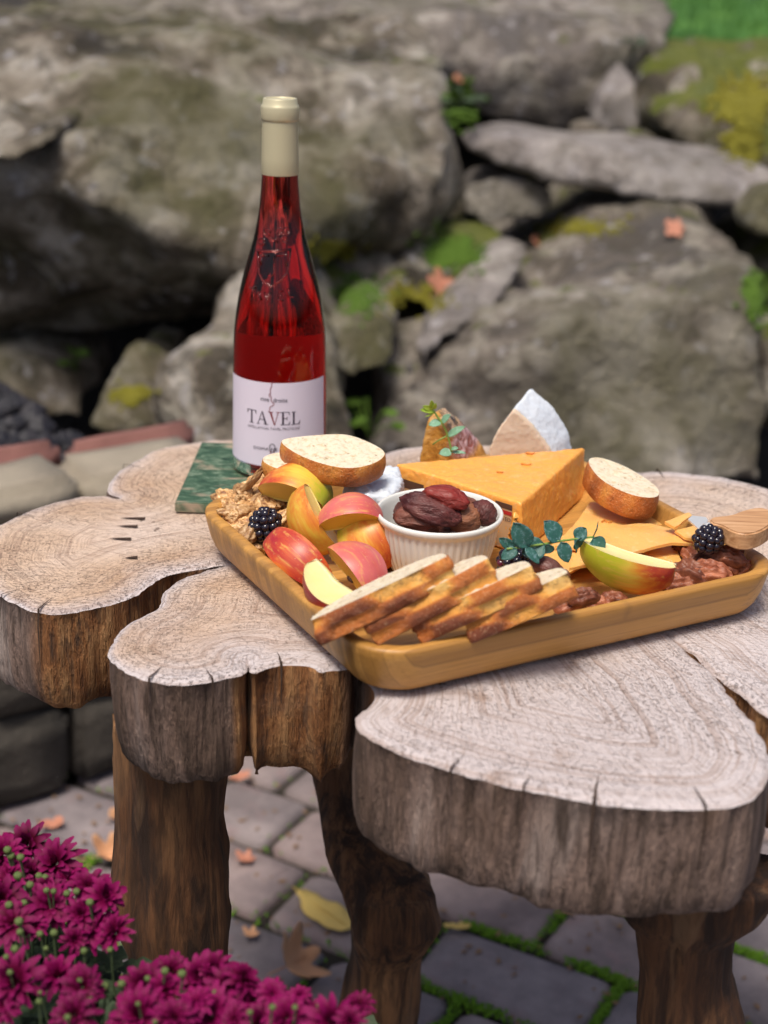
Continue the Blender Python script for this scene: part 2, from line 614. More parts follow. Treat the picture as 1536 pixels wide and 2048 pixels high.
def mat_amber():
    t = MT('amber_wedge')
    o = t.obj
    n1 = t.noise(o, 55, 5, .6, 1.)
    c = t.ramp(n1, (.3, (.26, .10, .015)), (.5, (.62, .31, .06)), (.7, (.78, .52, .24)))
    d = t.noise(t.scale(o, (70, 70, 70), (0, 0, .4)), 1., 2, .5)
    c = t.mix(t.attr('dark'), c, t.mix(t.ramp(d, (.48, 0), (.56, 1)), (.62, .42, .27), (.05, .035, .03)))
    c = t.mix(t.attr('plum'), c, t.ramp(t.noise(o, 110, 4, .6, 1.5), (.4, (.26, .07, .05)), (.6, (.66, .44, .46))))
    t.set(Base_Color=c, Roughness=.16, Coat_Weight=.6)
    t.bump(t.math('ADD', t.noise(o, 110, 4, .6, 1.5), t.math('MULTIPLY', n1, .3)), .6, .004)
    return t.m

def mat_dried():
    t = MT('dried_fruit')
    v = t.shift(t.obj, 4)
    n1 = t.noise(t.scale(v, (60, 170, 170)), 1., 5, .65, .8)
    c = t.ramp(t.noise(v, 40, 4, .6), (.3, (.045, .012, .014)), (.55, (.14, .034, .03)), (.75, (.29, .11, .085)))
    c = t.mix(t.ramp(t.attr('tan', 'OBJECT'), (0, 0), (1, .75)), c, (.36, .14, .06))
    c = t.mix(t.ramp(t.attr('red_tint', 'OBJECT'), (0, 0), (1, .8)), c, (.26, .018, .012))  # turns the one red fruit of the heap red
    t.set(Base_Color=c, Roughness=.38)
    t.bump(n1, .9, .003)
    return t.m

def mat_nut(name, a, b, c3, sc):
    t = MT(name)
    v = t.shift(t.obj, 4)
    n1 = t.noise(t.scale(v, sc), 1., 5, .65, .6)
    c = t.ramp(n1, (.32, a), (.5, b), (.68, c3))
    tint = t.ramp(t.rand(), (0, (.58, .52, .48)), (.5, (1, .97, .95)), (1, (1.3, 1.25, 1.2)))
    c = t.mix(1., c, tint, 'MULTIPLY')
    t.set(Base_Color=c, Roughness=.5)
    t.bump(t.math('ADD', n1, t.math('MULTIPLY', t.noise(v, sc[2] * 4, 4, .6), .35)), .3, .0008)
    return t.m

def mat_leaf(name, a, b, bloom, rough=.5):
    t = MT(name)
    v = t.shift(t.obj, 4)
    c = t.mix(t.noise(v, 200, 4, .6), a, b)
    c = t.mix(t.ramp(t.noise(v, 420, 4, .7), (.52, 0), (.66, .7)), c, bloom)
    t.set(Base_Color=c, Roughness=rough)
    t.bump(t.noise(v, 240, 3), .5, .0008)
    return t.m

def mat_handle():
    t = MT('olive_wood')
    s1 = t.noise(t.scale(t.obj, (18, 240, 240)), 1., 4, .6, .6)
    c = t.ramp(s1, (.3, (.36, .17, .07)), (.55, (.60, .34, .17)), (.72, (.72, .46, .27)))
    t.set(Base_Color=c, Roughness=.45)
    t.bump(s1, .15, .001)
    return t.m

def mat_petal():
    t = MT('magenta_petal')
    c = t.mix(t.rand(), (.05, .0002, .008), (.15, .0006, .045))
    c = t.mix(t.ramp(t.attr('tip'), (.4, 0), (1, .35)), c, (.40, .012, .18))
    t.set(Base_Color=c, Roughness=.6, Specular_IOR_Level=.15)
    return t.m

ROCK, SOIL, PAVER, CAPM, BRICK, BLOCK = mat_rock(), mat_soil(), mat_paver(), mat_cap(), mat_brick(), mat_block()
TOP, SIDE, LEGM, BAMBOO, MARBLE, GLASS = mat_table_top(), mat_table_side(), mat_leg(), mat_bamboo(), mat_marble(), mat_glass()
CRUMB, CRUST, ASKIN, AFLESH = mat_crumb(), mat_crust(), mat_apple_skin(), mat_apple_flesh()
CHED = mat_cheddar('cheddar', (.87, .365, .06), (.90, .45, .10), (.90, .58, .25))
SLICE = mat_cheddar('cheese_slice', (.84, .41, .10), (.88, .51, .17), (.90, .64, .32))
RIND, PASTE, AMBER, DRIED = mat_rind_white(), mat_paste(), mat_amber(), mat_dried()
WALNUT = mat_nut('walnut', (.16, .05, .02), (.55, .32, .13), (.86, .66, .40), (2.2, 2.2, 2.2))
PECAN = mat_nut('pecan', (.11, .028, .016), (.27, .085, .042), (.42, .17, .095), (1.2, 2.4, 2.4))
EUC = mat_leaf('eucalyptus_leaf', (.018, .085, .07), (.045, .16, .13), (.19, .33, .36))
YOUNG = mat_leaf('young_leaf', (.14, .30, .17), (.24, .44, .30), (.36, .55, .46))
LIME = mat_leaf('lime_leaf', (.22, .38, .03), (.36, .50, .06), (.42, .55, .12))
STEMG = simple('stem_green', (.22, .34, .07), .5)
HANDLE, PETAL = mat_handle(), mat_petal()
CERAM = simple('white_glaze', (.80, .80, .76), .12, Coat_Weight=.4)
FOIL = simple('cream_foil', (.66, .60, .40), .38, Metallic=.25)
PAPER = simple('label_paper', (.78, .71, .83), .6)
BACKP = MT('back_label_paper')
_d = BACKP.n('BsdfDiffuse', Color=(.85, .80, .80))
_t = BACKP.n('BsdfTranslucent', Color=(.9, .85, .85))
_m = BACKP.n('MixShader', Fac=.6, i1=_d, i2=_t)
BACKP.t.links.new(_m, BACKP.t.nodes['Material Output'].inputs['Surface'])
BACKP = BACKP.m
INK = simple('black_ink', (.035, .02, .045), .6)
REDINK = simple('red_ink', (.24, .035, .045), .6)
STEEL = simple('steel', (.86, .86, .85), .4, Metallic=.55)
DRUPE = simple('blackberry_skin', (.012, .008, .018), .16, Coat_Weight=.5)
DRUPER = simple('ruby_drupelet', (.10, .012, .03), .2, Coat_Weight=.4)
BUD = mat_leaf('flower_bud', (.075, .115, .025), (.14, .19, .05), (.22, .27, .11))
MUMLEAF = mat_leaf('mum_foliage', (.018, .035, .012), (.035, .06, .022), (.05, .08, .035), .7)
MUMSTEM = simple('mum_stem', (.10, .14, .06), .7)
MOSSM = mat_leaf('moss_green', (.035, .085, .006), (.085, .16, .010), (.13, .20, .02), .95)
MOSSJ = mat_leaf('joint_moss', (.055, .15, .006), (.13, .27, .010), (.18, .30, .02), .95)
def mat_grass():
    t = MT('lawn_green')
    c = t.ramp(t.noise(t.obj, 5, 4, .65), (.35, (.02, .08, .012)), (.5, (.055, .17, .022)), (.65, (.11, .25, .04)))
    t.set(Base_Color=c, Roughness=.8)
    return t.m
GRASSM = mat_grass()
LEAFY = simple('yellow_dead_leaf', (.66, .47, .13), .7)
LEAFB = simple('tan_dead_leaf', (.60, .32, .17), .7)
LEAFP = simple('rusty_dead_leaf', (.52, .22, .14), .7)
CHAR = mat_nut('lava_gravel', (.006, .006, .009), (.018, .018, .026), (.06, .056, .066), (70, 70, 70))
POTM = simple('plastic_pot', (.03, .028, .026), .6)
DARKPL = simple('wrapper_brown', (.10, .05, .035), .4)
WRED = simple('wrapper_red', (.5, .03, .03), .4)
WGOLD = simple('wrapper_tan', (.62, .40, .22), .4)

# ================================================================== GROUND
# soil bed under everything, rising to the bank behind the boulders
def soil_z(x, y):
    t = min(1, max(0, (y - 2.55) / 2.0))
    return -.035 + .72 * t * t * (3 - 2 * t) + (.03 * fbm((x, y, 0), 2.2) if y > 2.2 else 0)
vs, fs = [], []
xs = [-60, -30, -12, -6] + [-4 + .2 * i for i in range(41)] + [6, 12, 30, 60]
ys = [-30, -10, -3] + [0 + .2 * i for i in range(36)] + [8, 10, 14, 20, 40, 90]
for y in ys:
    for x in xs:
        vs.append((x, y, soil_z(x, y)))
nx = len(xs)
for j in range(len(ys) - 1):
    for i in range(nx - 1):
        fs.append((j * nx + i, j * nx + i + 1, (j + 1) * nx + i + 1, (j + 1) * nx + i))
ground = tag(mesh('ground', vs, fs, SOIL), 'dark bare soil under the patio and the boulders', kind='structure')

# lawn: a sheet on the bank and blades on it
vs, fs = [], []
k = 0
for j in range(40):
    for i in range(60):
        x, y = -1 + 4.5 * i / 59, 4.7 + 8 * j / 39
        vs.append((x, y, soil_z(x, y) + .012))
for j in range(39):
    for i in range(59):
        fs.append((j * 60 + i, j * 60 + i + 1, (j + 1) * 60 + i + 1, (j + 1) * 60 + i))
tag(mesh('lawn', vs, fs, GRASSM), 'bright green lawn beyond the boulders', kind='structure')
vs, fs = [], []
for _ in range(9000):
    x, y = rnd.uniform(.2, 2.6), 4.7 + 5 * rnd.random() ** 1.6
    z = soil_z(x, y) + .01
    a, h, ww = rnd.uniform(0, 6.28), rnd.uniform(.03, .075), rnd.uniform(.002, .004)
    dx, dy = math.cos(a), math.sin(a)
    o = len(vs)
    vs += [(x - dy * ww, y + dx * ww, z), (x + dy * ww, y - dx * ww, z), (x + dx * h * .5, y + dy * h * .5, z + h)]
    fs.append((o, o + 1, o + 2))
tag(mesh('grass', vs, fs, GRASSM), 'short green grass blades of the lawn', kind='stuff')

# patio of stone pavers laid in a running pattern
patio = tag(bpy.data.objects.new('patio', None), 'patio of weathered grey and mauve stone pavers', kind='structure')
C.objects.link(patio)
PD = Vector((math.cos(R(-29.5)), math.sin(R(-29.5)), 0))     # along the rows
PN = Vector((-PD.y, PD.x, 0))
ROWH = .118
def paver_mesh(L, W, seed):
    rr = random.Random(seed)
    out = []
    for sx, sy in ((-1, -1), (1, -1), (1, 1), (-1, 1)):
        cx, cy, r = sx * (L / 2 - .012), sy * (W / 2 - .012), .012
        a0 = math.atan2(sy, sx) - .6
        for q in range(3):
            a = a0 + .6 * q
            out.append(Vector((cx + math.cos(a) * r * 1.1 + rr.uniform(-.0025, .0025), cy + math.sin(a) * r * 1.1 + rr.uniform(-.0025, .0025), 0)))
    n = len(out)
    V = [p + Vector((0, 0, -.05)) for p in out] + [p + Vector((0, 0, -.007)) for p in out] + [Vector((p.x * (1 - .010 / L), p.y * (1 - .012 / W), -.0015)) for p in out] + [Vector((p.x * .82, p.y * .82, rr.uniform(-.001, .002))) for p in out]
    F = []
    for l in range(3):
        for i in range(n):
            F.append((l * n + i, l * n + (i + 1) % n, (l + 1) * n + (i + 1) % n, (l + 1) * n + i))
    F.append(tuple(3 * n + i for i in range(n)))
    return V, F
LENS = [.13, .155, .18, .21]
PM = []
for li, L in enumerate(LENS):
    for s in range(3):
        V, F = paver_mesh(L - .013, ROWH - .013, li * 7 + s)
        me = bpy.data.meshes.new('paver')
        me.from_pydata(V, [], F)
        me.materials.append(PAVER)
        me.polygons.foreach_set('use_smooth', [True] * len(me.polygons))
        PM.append(me)
P0 = Vector((.07, 1.424, 0))              # a joint corner seen in the photograph
rp = random.Random(3)
joints = []
far_V, far_F = [], []
rotz = Matrix.Rotation(R(-29.5), 4, 'Z')
cnt = 0
for row in range(-14, 13):
    s = -2.6 + rp.uniform(0, .1) + (.0 if row else 0)
    while s < 2.6:
        li = rp.randrange(4)
        L = LENS[li]
        c = P0 + PD * (s + L / 2) + PN * ((row + .5) * ROWH)
        s += L
        if not (.35 < c.y < 2.75) or abs(c.x) > 1.6:
            continue
        if c.y > 1.62 + .70 * (c.x + .44) + .02 and c.x < -.1:   # inside the low wall
            continue
        joints.append((c, L))
        mw = Matrix.Translation(c + Vector((0, 0, rp.uniform(-.003, .002)))) @ rotz @ Matrix.Rotation(rp.uniform(-.012, .012), 4, 'Z')
        seen = .98 < c.y < 2.1 and abs(c.x) < .36 * c.y
        if seen and cnt < 290:
            link_mesh('paver', PM[li * 3 + rp.randrange(3)], patio, mw)
            cnt += 1
        else:
            V, F = PM[li * 3]. vertices, PM[li * 3].polygons
            o = len(far_V)
            far_V += [mw @ q.co for q in V]
            far_F += [tuple(i + o for i in f.vertices) for f in F]
tag(mesh('outer_pavers', far_V, far_F, PAVER, patio), kind='stuff')
# sand in the joints and moss cushions along some of them
vs = [(-2, .2, -.012), (2, .2, -.012), (2, 2.9, -.012), (-2, 2.9, -.012)]
tag(mesh('joint_sand', vs, [(0, 1, 2, 3)], SOIL, patio), kind='stuff')
vs, fs = [], []
rm = random.Random(11)
def moss_run(a, b, w_, n_):
    for _ in range(n_):
        t = rm.random()
        if mnoise.noise(a.lerp(b, t) * 17 + Vector((3, 1, 7))) < -.16 + .25 * rm.uniform(-1, 1):
            continue
        p = a.lerp(b, t) + Vector((rm.gauss(0, w_), rm.gauss(0, w_), rm.uniform(-.006, .004)))
        r = rm.uniform(.0010, .0027)
        o = len(vs)
        for k in range(6):
            th = k * math.pi / 3 + rm.random()
            vs.append(p + Vector((math.cos(th) * r, math.sin(th) * r, -.002)))
        vs.append(p + Vector((0, 0, r * .9)))
        for k in range(6):
            fs.append((o + k, o + (k + 1) % 6, o + 6))
for c, L in joints:
    if not (.95 < c.y < 2.0 and abs(c.x) < .5):
        continue
    a = c - PD * L / 2 - PN * ROWH / 2
    b = c + PD * L / 2 - PN * ROWH / 2
    d = a + PN * ROWH
    g = .12 + 1.6 * max(0, mnoise.noise(Vector((c.x * 3.1 + 4, c.y * 3.1, 1)))) + (1.15 if c.x > .02 else -.05)
    if c.y > 1.5 and c.x < 0.05: g *= .35
    moss_run(a, b, .0035, int(360 * g * L / .15))
    moss_run(a, d, .0035, int(240 * g))
tag(mesh('joint_moss', vs, fs, MOSSJ), 'bright green moss growing in the joints between the pavers', kind='stuff')

# crumbs of bark, grit and dry leaf bits on the paving
vs, fs = [], []
rd_ = random.Random(8)
for _ in range(1500):
    x, y = rd_.uniform(-.6, .6), rd_.uniform(1.0, 2.3)
    r = rd_.uniform(.0008, .0035)
    a = rd_.uniform(0, 6.28)
    o = len(vs)
    for k in range(4):
        th = a + k * 1.57 + rd_.uniform(-.3, .3)
        vs.append((x + math.cos(th) * r * (1.8 if k % 2 else 1), y + math.sin(th) * r * (1.8 if k % 2 else 1), .001 + rd_.uniform(0, .0012)))
    vs.append((x, y, .0035))
    fs += [(o + k, o + (k + 1) % 4, o + 4) for k in range(4)]
tag(mesh('debris', vs, fs, simple('dry_litter', (.22, .13, .07), .9)), 'fine dry litter scattered over the pavers', kind='stuff')

# ------------------------------------------------------------------ low stone wall of the fire pit on the left
def block(sx, sy, sz, seed, rough=.006, rr=.012):
    bm = bmesh.new()
    bmesh.ops.create_cube(bm, size=1)
    bmesh.ops.scale(bm, vec=(sx, sy, sz), verts=bm.verts)
    bmesh.ops.bevel(bm, geom=bm.edges[:], offset=rr, segments=2, affect='EDGES')
    bmesh.ops.subdivide_edges(bm, edges=[e for e in bm.edges if e.calc_length() > .04], cuts=3, use_grid_fill=True)
    for v in bm.verts:
        d = mnoise.noise_vector(v.co * 14 + Vector((seed * 3.1, seed, 0)))
        v.co += d * rough
    return bm
pit = thing('fire_pit_wall', 'low fire pit wall of dark stone blocks with a tan and red brick cap', 'wall', (-.44, 1.62, 0))
WD = Vector((math.cos(R(35)), math.sin(R(35)), 0))
WN = Vector((-WD.y, WD.x, 0))
wrot = Matrix.Rotation(R(35), 4, 'Z')
W0 = Vector((-.44, 1.60, 0)) - pit.location
for course in range(3):
    zc = .06 + course * .122
    s = -.75 + (.09 if course % 2 else 0)
    j = 0
    while s < .22:
        L = (.20, .24, .17, .22)[(j + course) % 4]
        o = from_bm('block', block(L - .008, .15, .116, course * 9 + j, .009), BLOCK, pit)
        o.matrix_basis = Matrix.Translation(W0 + WD * (s + L / 2) + WN * (.085 + .004 * ((j * 7 + course) % 3)) + Vector((0, 0, zc))) @ wrot
        s += L
        j += 1
s = -.75
j = 0
while s < .22:
    L = (.215, .19, .235)[j % 3]
    o = from_bm('cap_stone', block(L - .008, .115, .05, 50 + j, .005), CAPM, pit)
    o.matrix_basis = Matrix.Translation(W0 + WD * (s + L / 2) + WN * .055 + Vector((0, 0, .394 + .006 * (j % 2)))) @ wrot
    o = from_bm('brick', block(L - .012, .036, .05, 70 + j, .006), BRICK, pit)
    o.matrix_basis = Matrix.Translation(W0 + WD * (s + L / 2 + .03) + WN * .134 + Vector((0, 0, .398 + .008 * (j % 2)))) @ wrot
    s += L
    j += 1
# lava gravel inside the pit
bm = bmesh.new()
bmesh.ops.create_icosphere(bm, subdivisions=1, radius=1)
iv = [v.co.copy() for v in bm.verts]
ifc = [tuple(q.index for q in f.verts) for f in bm.faces]
bm.free()
vs, fs = [], []
rg = random.Random(5)
for _ in range(1500):
    p = Vector((-.44, 1.60, 0)) + WD * rg.uniform(-.7, .22) + WN * rg.uniform(.19, .62)
    r = rg.uniform(.010, .024)
    p.z = .34 + rg.uniform(0, .03)
    o = len(vs)
    for v in iv:
        vs.append(p + v * r * (1 + .35 * mnoise.noise(v * 1.7 + p * 40)))
    fs += [tuple(i + o for i in f) for f in ifc]
tag(mesh('gravel', vs, fs, CHAR, smooth=False), 'black lava gravel filling the fire pit', kind='stuff')
vs = [Vector((-.44, 1.60, 0)) + WD * a + WN * b for a, b in ((-.72, .17), (.24, .17), (.24, .64), (-.72, .64))]
vs = [v + Vector((0, 0, z)) for z in (-.02, .338) for v in vs]
tag(mesh('pit_bed', vs, [(4, 5, 6, 7), (0, 1, 5, 4), (1, 2, 6, 5), (2, 3, 7, 6), (3, 0, 4, 7)], SOIL, smooth=False), 'dark bed under the gravel of the fire pit', kind='structure')

# ------------------------------------------------------------------ boulders
def boulder(label, pts, depth, moss=0., amp=.05, vox=.022, seed=0, pale=0., cat='boulder', name='boulder', group=None, rscale=2.2, extra=()):
    """pts: (u, v, distance) of the front outline; the back is the same outline pushed away and drawn in"""
    P = [aty(u, v, y) for u, v, y in pts]
    c = sum(P, Vector()) / len(P)
    back = [c + (p - c) * .78 + Vector((0, depth, 0)) for p in P]
    bm = bmesh.new()
    for p in P + back + [aty(*q) for q in extra]:
        bm.verts.new(p - c)
    bmesh.ops.convex_hull(bm, input=bm.verts[:])
    bmesh.ops.delete(bm, geom=[v for v in bm.verts if not v.link_faces], context='VERTS')
    bmesh.ops.recalc_face_normals(bm, faces=bm.faces[:])
    bm = remeshed(bm, vox, 1)
    for v in bm.verts:
        q = v.co * rscale + Vector((seed * 5.3, seed * 1.7, 0))
        n1 = mnoise.hetero_terrain(q * 1.6, .8, 2.1, 5, .6) - .9
        rd = 1 - abs(mnoise.noise(q * 2.3))
        fc = mnoise.voronoi(q * 2.6)[0]
        v.co += v.normal * amp * (.50 * (n1 - .25) + .50 * (rd - .85) + .9 * (fc[0] - .62) + .18 * mnoise.fractal(q * 9, 1., 2., 3))
    o = from_bm(name, bm, ROCK)
    o.location = c
    o['moss'] = float(moss)
    o['pale'] = float(pale)
    return tag(o, label, cat, group)

boulder('huge weathered boulder with a pale flat top behind the wine bottle', [
    (-160, 60, 3.0), (150, 45, 3.05), (380, 110, 2.95), (650, 150, 2.9), (860, 130, 3.0), (908, 175, 3.0), (922, 330, 2.85), (905, 420, 2.85), (700, 445, 2.75),
    (610, 460, 2.7), (555, 590, 2.55), (420, 600, 2.75), (330, 650, 2.8), (180, 690, 2.85), (-150, 690, 2.8), (-160, 330, 2.55), (60, 330, 2.52), (300, 440, 2.46), (470, 520, 2.46),
    (400, 300, 2.7), (200, 130, 2.95)], 1.0, moss=-.06, amp=.055, vox=.025, seed=1,
    extra=((-160, 10, 4.0), (300, 15, 4.0), (700, 35, 3.9), (880, 60, 3.8)))
boulder('broad pale slab boulder along the top, partly behind the huge boulder', [
    (-100, -40, 3.9), (500, -20, 3.8), (900, 30, 3.7), (1338, 50, 3.75), (1348, 84, 3.7), (1190, 112, 3.62), (1180, 205, 3.62), (1120, 275, 3.62), (940, 245, 3.6), (890, 120, 3.55), (400, 80, 3.6)],
    1.1, moss=-.04, amp=.035, seed=2, pale=.25, extra=((0, -65, 5.0), (900, -60, 5.0), (1330, -12, 4.8)))
boulder('small pointed grey stone wedged between the big boulders', [
    (1238, 116, 3.5), (1196, 190, 3.42), (1176, 262, 3.42), (1285, 272, 3.4), (1292, 205, 3.42)], .2, amp=.02, vox=.014, seed=3, moss=-.2, pale=.6, cat='stone', name='stone')
boulder('yellow mossy boulder at the upper right edge', [
    (1286, 140, 3.45), (1400, 122, 3.5), (1540, 96, 3.5), (1640, 90, 3.4), (1650, 345, 3.2), (1520, 345, 3.2), (1390, 312, 3.22), (1300, 235, 3.3)], .7, moss=.17, amp=.05, seed=4)
boulder('long flat slab of rock lying across the gap', [
    (912, 268, 3.02), (950, 252, 3.0), (1110, 272, 3.0), (1300, 296, 2.98), (1560, 338, 2.95), (1640, 365, 2.95), (1620, 420, 2.85), (1450, 425, 2.85), (1330, 410, 2.88), (1150, 378, 2.92), (1000, 338, 2.95), (925, 305, 3.0)],
    .28, moss=-.2, amp=.010, seed=5, pale=.6)
boulder('dark blocky stone holding up the right end of the flat slab', [
    (1480, 425, 2.8), (1530, 380, 2.78), (1680, 370, 2.8), (1680, 480, 2.75), (1530, 478, 2.74), (1490, 460, 2.76)], .3, moss=-.2, amp=.02, vox=.016, seed=6, cat='stone', name='stone')
boulder('rounded grey stone under the left end of the flat slab', [
    (904, 405, 3.0), (925, 362, 3.0), (1000, 346, 2.98), (1085, 362, 2.98), (1114, 402, 2.98), (1090, 440, 2.96), (980, 452, 2.95), (925, 440, 2.97)], .22, amp=.02, vox=.014, seed=7, moss=-.03, pale=.35, cat='stone', name='stone')
boulder('pebble sized mossy stone below the pointed stone', [
    (1140, 262, 3.3), (1180, 244, 3.3), (1225, 262, 3.3), (1215, 290, 3.28), (1150, 288, 3.28)], .12, amp=.012, vox=.01, seed=8, moss=.0, cat='stone', name='stone')
boulder('flat mossy stone resting on the middle of the long slab', [
    (1230, 285, 3.2), (1275, 262, 3.2), (1330, 276, 3.2), (1340, 302, 3.18), (1240, 304, 3.18)], .12, amp=.012, vox=.01, seed=9, moss=.12, cat='stone', name='stone')
boulder('big sloping boulder with a pale ridge on the right behind the cheese', [
    (735, 770, 2.45), (850, 690, 2.52), (1010, 600, 2.6), (1090, 500, 2.75), (1190, 418, 2.86), (1310, 392, 2.9), (1420, 418, 2.85), (1490, 500, 2.7), (1520, 640, 2.5), (1555, 820, 2.45), (1560, 1000, 2.4),
    (1200, 1020, 2.35), (800, 1000, 2.35), (690, 900, 2.38), (1180, 640, 2.46), (1400, 600, 2.5), (960, 720, 2.42)], .8, moss=-.01, amp=.06, vox=.024, seed=10, pale=.15)
boulder('mossy dark boulder hugging the right edge below the flat slab', [
    (1500, 520, 2.85), (1560, 470, 2.85), (1720, 460, 2.8), (1740, 900, 2.6), (1540, 900, 2.6), (1500, 700, 2.7)], .5, moss=.10, amp=.04, seed=11)
boulder('mossy rock just right of the bottle neck', [
    (590, 500, 2.8), (680, 462, 2.82), (790, 470, 2.84), (830, 560, 2.76), (760, 690, 2.62), (640, 720, 2.56), (580, 640, 2.62)], .45, moss=.14, amp=.045, seed=12)
boulder('green mossy rock in the hollow under the huge boulder', [
    (790, 480, 2.86), (880, 446, 2.9), (1000, 455, 2.9), (1040, 520, 2.84), (960, 620, 2.72), (850, 640, 2.68), (790, 580, 2.74)], .4, moss=.16, amp=.04, seed=13)
boulder('narrow plank shaped stone leaning up against the sloping boulder', [
    (800, 735, 2.46), (850, 640, 2.56), (960, 530, 2.68), (1030, 478, 2.74), (1068, 492, 2.74), (1020, 590, 2.62), (900, 690, 2.48), (820, 752, 2.42)], .16, moss=-.2, amp=.02, vox=.016, seed=14, pale=.5, cat='stone', name='stone')
boulder('small grey stone low beside the right shoulder of the bottle', [
    (650, 640, 2.46), (720, 600, 2.5), (800, 640, 2.48), (790, 740, 2.4), (690, 770, 2.36), (640, 720, 2.38)], .3, moss=.02, amp=.025, vox=.016, seed=15, cat='stone', name='stone')
boulder('tan edged boulder directly behind the wine bottle', [
    (340, 850, 2.22), (360, 720, 2.28), (400, 615, 2.36), (470, 548, 2.42), (560, 560, 2.42), (680, 720, 2.3), (720, 880, 2.2), (690, 950, 2.15), (420, 930, 2.15), (470, 740, 2.22)], .55, moss=-.02, amp=.04, vox=.02, seed=16)
boulder('dark rock under the left end of the huge boulder', [
    (-160, 690, 2.75), (60, 690, 2.72), (160, 740, 2.7), (190, 830, 2.66), (60, 860, 2.62), (-160, 860, 2.62)], .4, moss=-.05, amp=.03, seed=17)
boulder('brown lichen spotted stone left of the wine label', [
    (180, 860, 2.40), (210, 780, 2.46), (265, 705, 2.52), (330, 725, 2.52), (350, 800, 2.46), (330, 876, 2.38), (220, 885, 2.36)], .3, moss=.02, amp=.03, vox=.016, seed=18)
boulder('tan flat stone stuck out from the left side of the huge boulder', [
    (-60, 300, 2.5), (40, 270, 2.5), (118, 244, 2.52), (116, 282, 2.48), (40, 318, 2.44), (-60, 345, 2.42)], .3, moss=-.2, amp=.014, vox=.014, seed=19, cat='stone', name='stone')

from mathutils.bvhtree import BVHTree
bpy.context.view_layer.update()
TREES = []
for o_ in list(C.objects):
    if o_.get('category') in ('boulder', 'stone'):
        me_ = o_.data
        TREES.append(BVHTree.FromPolygons([o_.location + q.co for q in me_.vertices], [tuple(f.vertices) for f in me_.polygons]))
def onrock(u, v, default_y):
    """the spot of the rockery seen at a pixel, and its normal"""
    d = ray(u, v).normalized()
    best = None
    for t_ in TREES:
        h = t_.ray_cast(CAM, d)
        if h[0] is not None and (best is None or h[3] < best[3]):
            best = h
    if best is None:
        return aty(u, v, default_y), Vector((0, 0, 1))
    return best[0], best[1]
# little weeds between the boulders
def weed(label, p, h, n, m, seed, spread=.6):
    rr = random.Random(seed)
    t = thing('weed', label, 'weed', p)
    for i in range(n):
        a = rr.uniform(0, 6.28)
        tip = Vector((math.cos(a) * h * spread * rr.uniform(.3, 1), math.sin(a) * h * spread * rr.uniform(.3, 1), h * rr.uniform(.4, 1)))
        V, F = tube([Vector(), tip * .5 + Vector((0, 0, h * .1)), tip], .0016, 5)
        st = mesh('stem', V, F, m, t)
        r = h * rr.uniform(.16, .26)
        ax = Vector((math.cos(a), math.sin(a), .1)).normalized()
        sd_ = ax.cross(Vector((rr.uniform(-.4, .4), -.6, 1))).normalized()
        nn = sd_.cross(ax)
        vs = [tip]
        for k in range(8):
            th = 2 * math.pi * k / 8
            vs.append(tip + ax * r * (1 - math.cos(th)) * .9 + sd_ * r * .7 * math.sin(th) - nn * r * .2 * (1 - math.cos(th)))
        mesh('leaf', vs, [(0, k, k + 1) for k in range(1, 8)], m, st)
    return t
weed('bright green weed in the dark hollow at the left', onrock(150, 745, 2.5)[0], .06, 5, MOSSM, 1, .3)
weed('low green weed at the foot of the sloping boulder', onrock(740, 870, 2.4)[0] + Vector((0, -.02, 0)), .06, 8, MOSSM, 2)
weed('green weed at the right end of the huge boulder', onrock(922, 225, 3.0)[0], .055, 7, MUMLEAF, 3, .5)
weed('small green weed at the right edge beside the sloping boulder', onrock(1528, 620, 2.5)[0], .06, 8, MOSSM, 4)
weed('dark green weed below the lawn corner', onrock(1262, 118, 3.6)[0], .06, 8, MUMLEAF, 6)
MOSSY = mat_leaf('moss_yellow', (.10, .10, .008), (.20, .175, .01), (.26, .23, .025), .95)
for lbl, u, v, su, sv, s, n_ in (('olive moss cushion left of the bottle label', 265, 790, 30, 14, .006, 160), ('yellow moss spread high over the upper right boulder', 1490, 205, 42, 30, .011, 420),
                           ('lower yellow moss patch on the upper right boulder', 1490, 285, 26, 30, .010, 240), ('green moss cushion right of the huge boulder', 922, 205, 22, 34, .009, 220), ('green moss cushion on the hollow rock', 905, 505, 44, 26, .007, 420),
                           ('green moss patch by the bottle shoulder', 720, 590, 40, 30, .006, 320), ('yellow green moss streak below the plank shaped stone', 830, 600, 50, 22, .006, 320), ('yellow green moss on the shoulder of the sloping boulder', 1150, 455, 70, 14, .006, 260), ('yellow green moss strip along the top of the mossy rock', 660, 500, 40, 14, .007, 200), ('green moss at the foot of the right edge', 1515, 590, 18, 40, .008, 160)):
    vs, fs = [], []
    rr = random.Random(u)
    for _ in range(n_):
        uu, vv = rr.gauss(u, su * .62), rr.gauss(v, sv * .62)
        p, nn_ = onrock(uu, vv, 2.7)
        r = rr.uniform(.5, 1.25) * s
        o = len(vs)
        for q in iv:
            qq = q - nn_ * q.dot(nn_) * .45
            vs.append(p + qq * r * (1 + .5 * mnoise.noise(q * 2 + p * 30)))
        fs += [tuple(i + o for i in f) for f in ifc]
    tag(mesh('moss', vs, fs, MOSSY if ('yellow' in lbl or 'olive' in lbl) else MOSSM), lbl, kind='stuff')

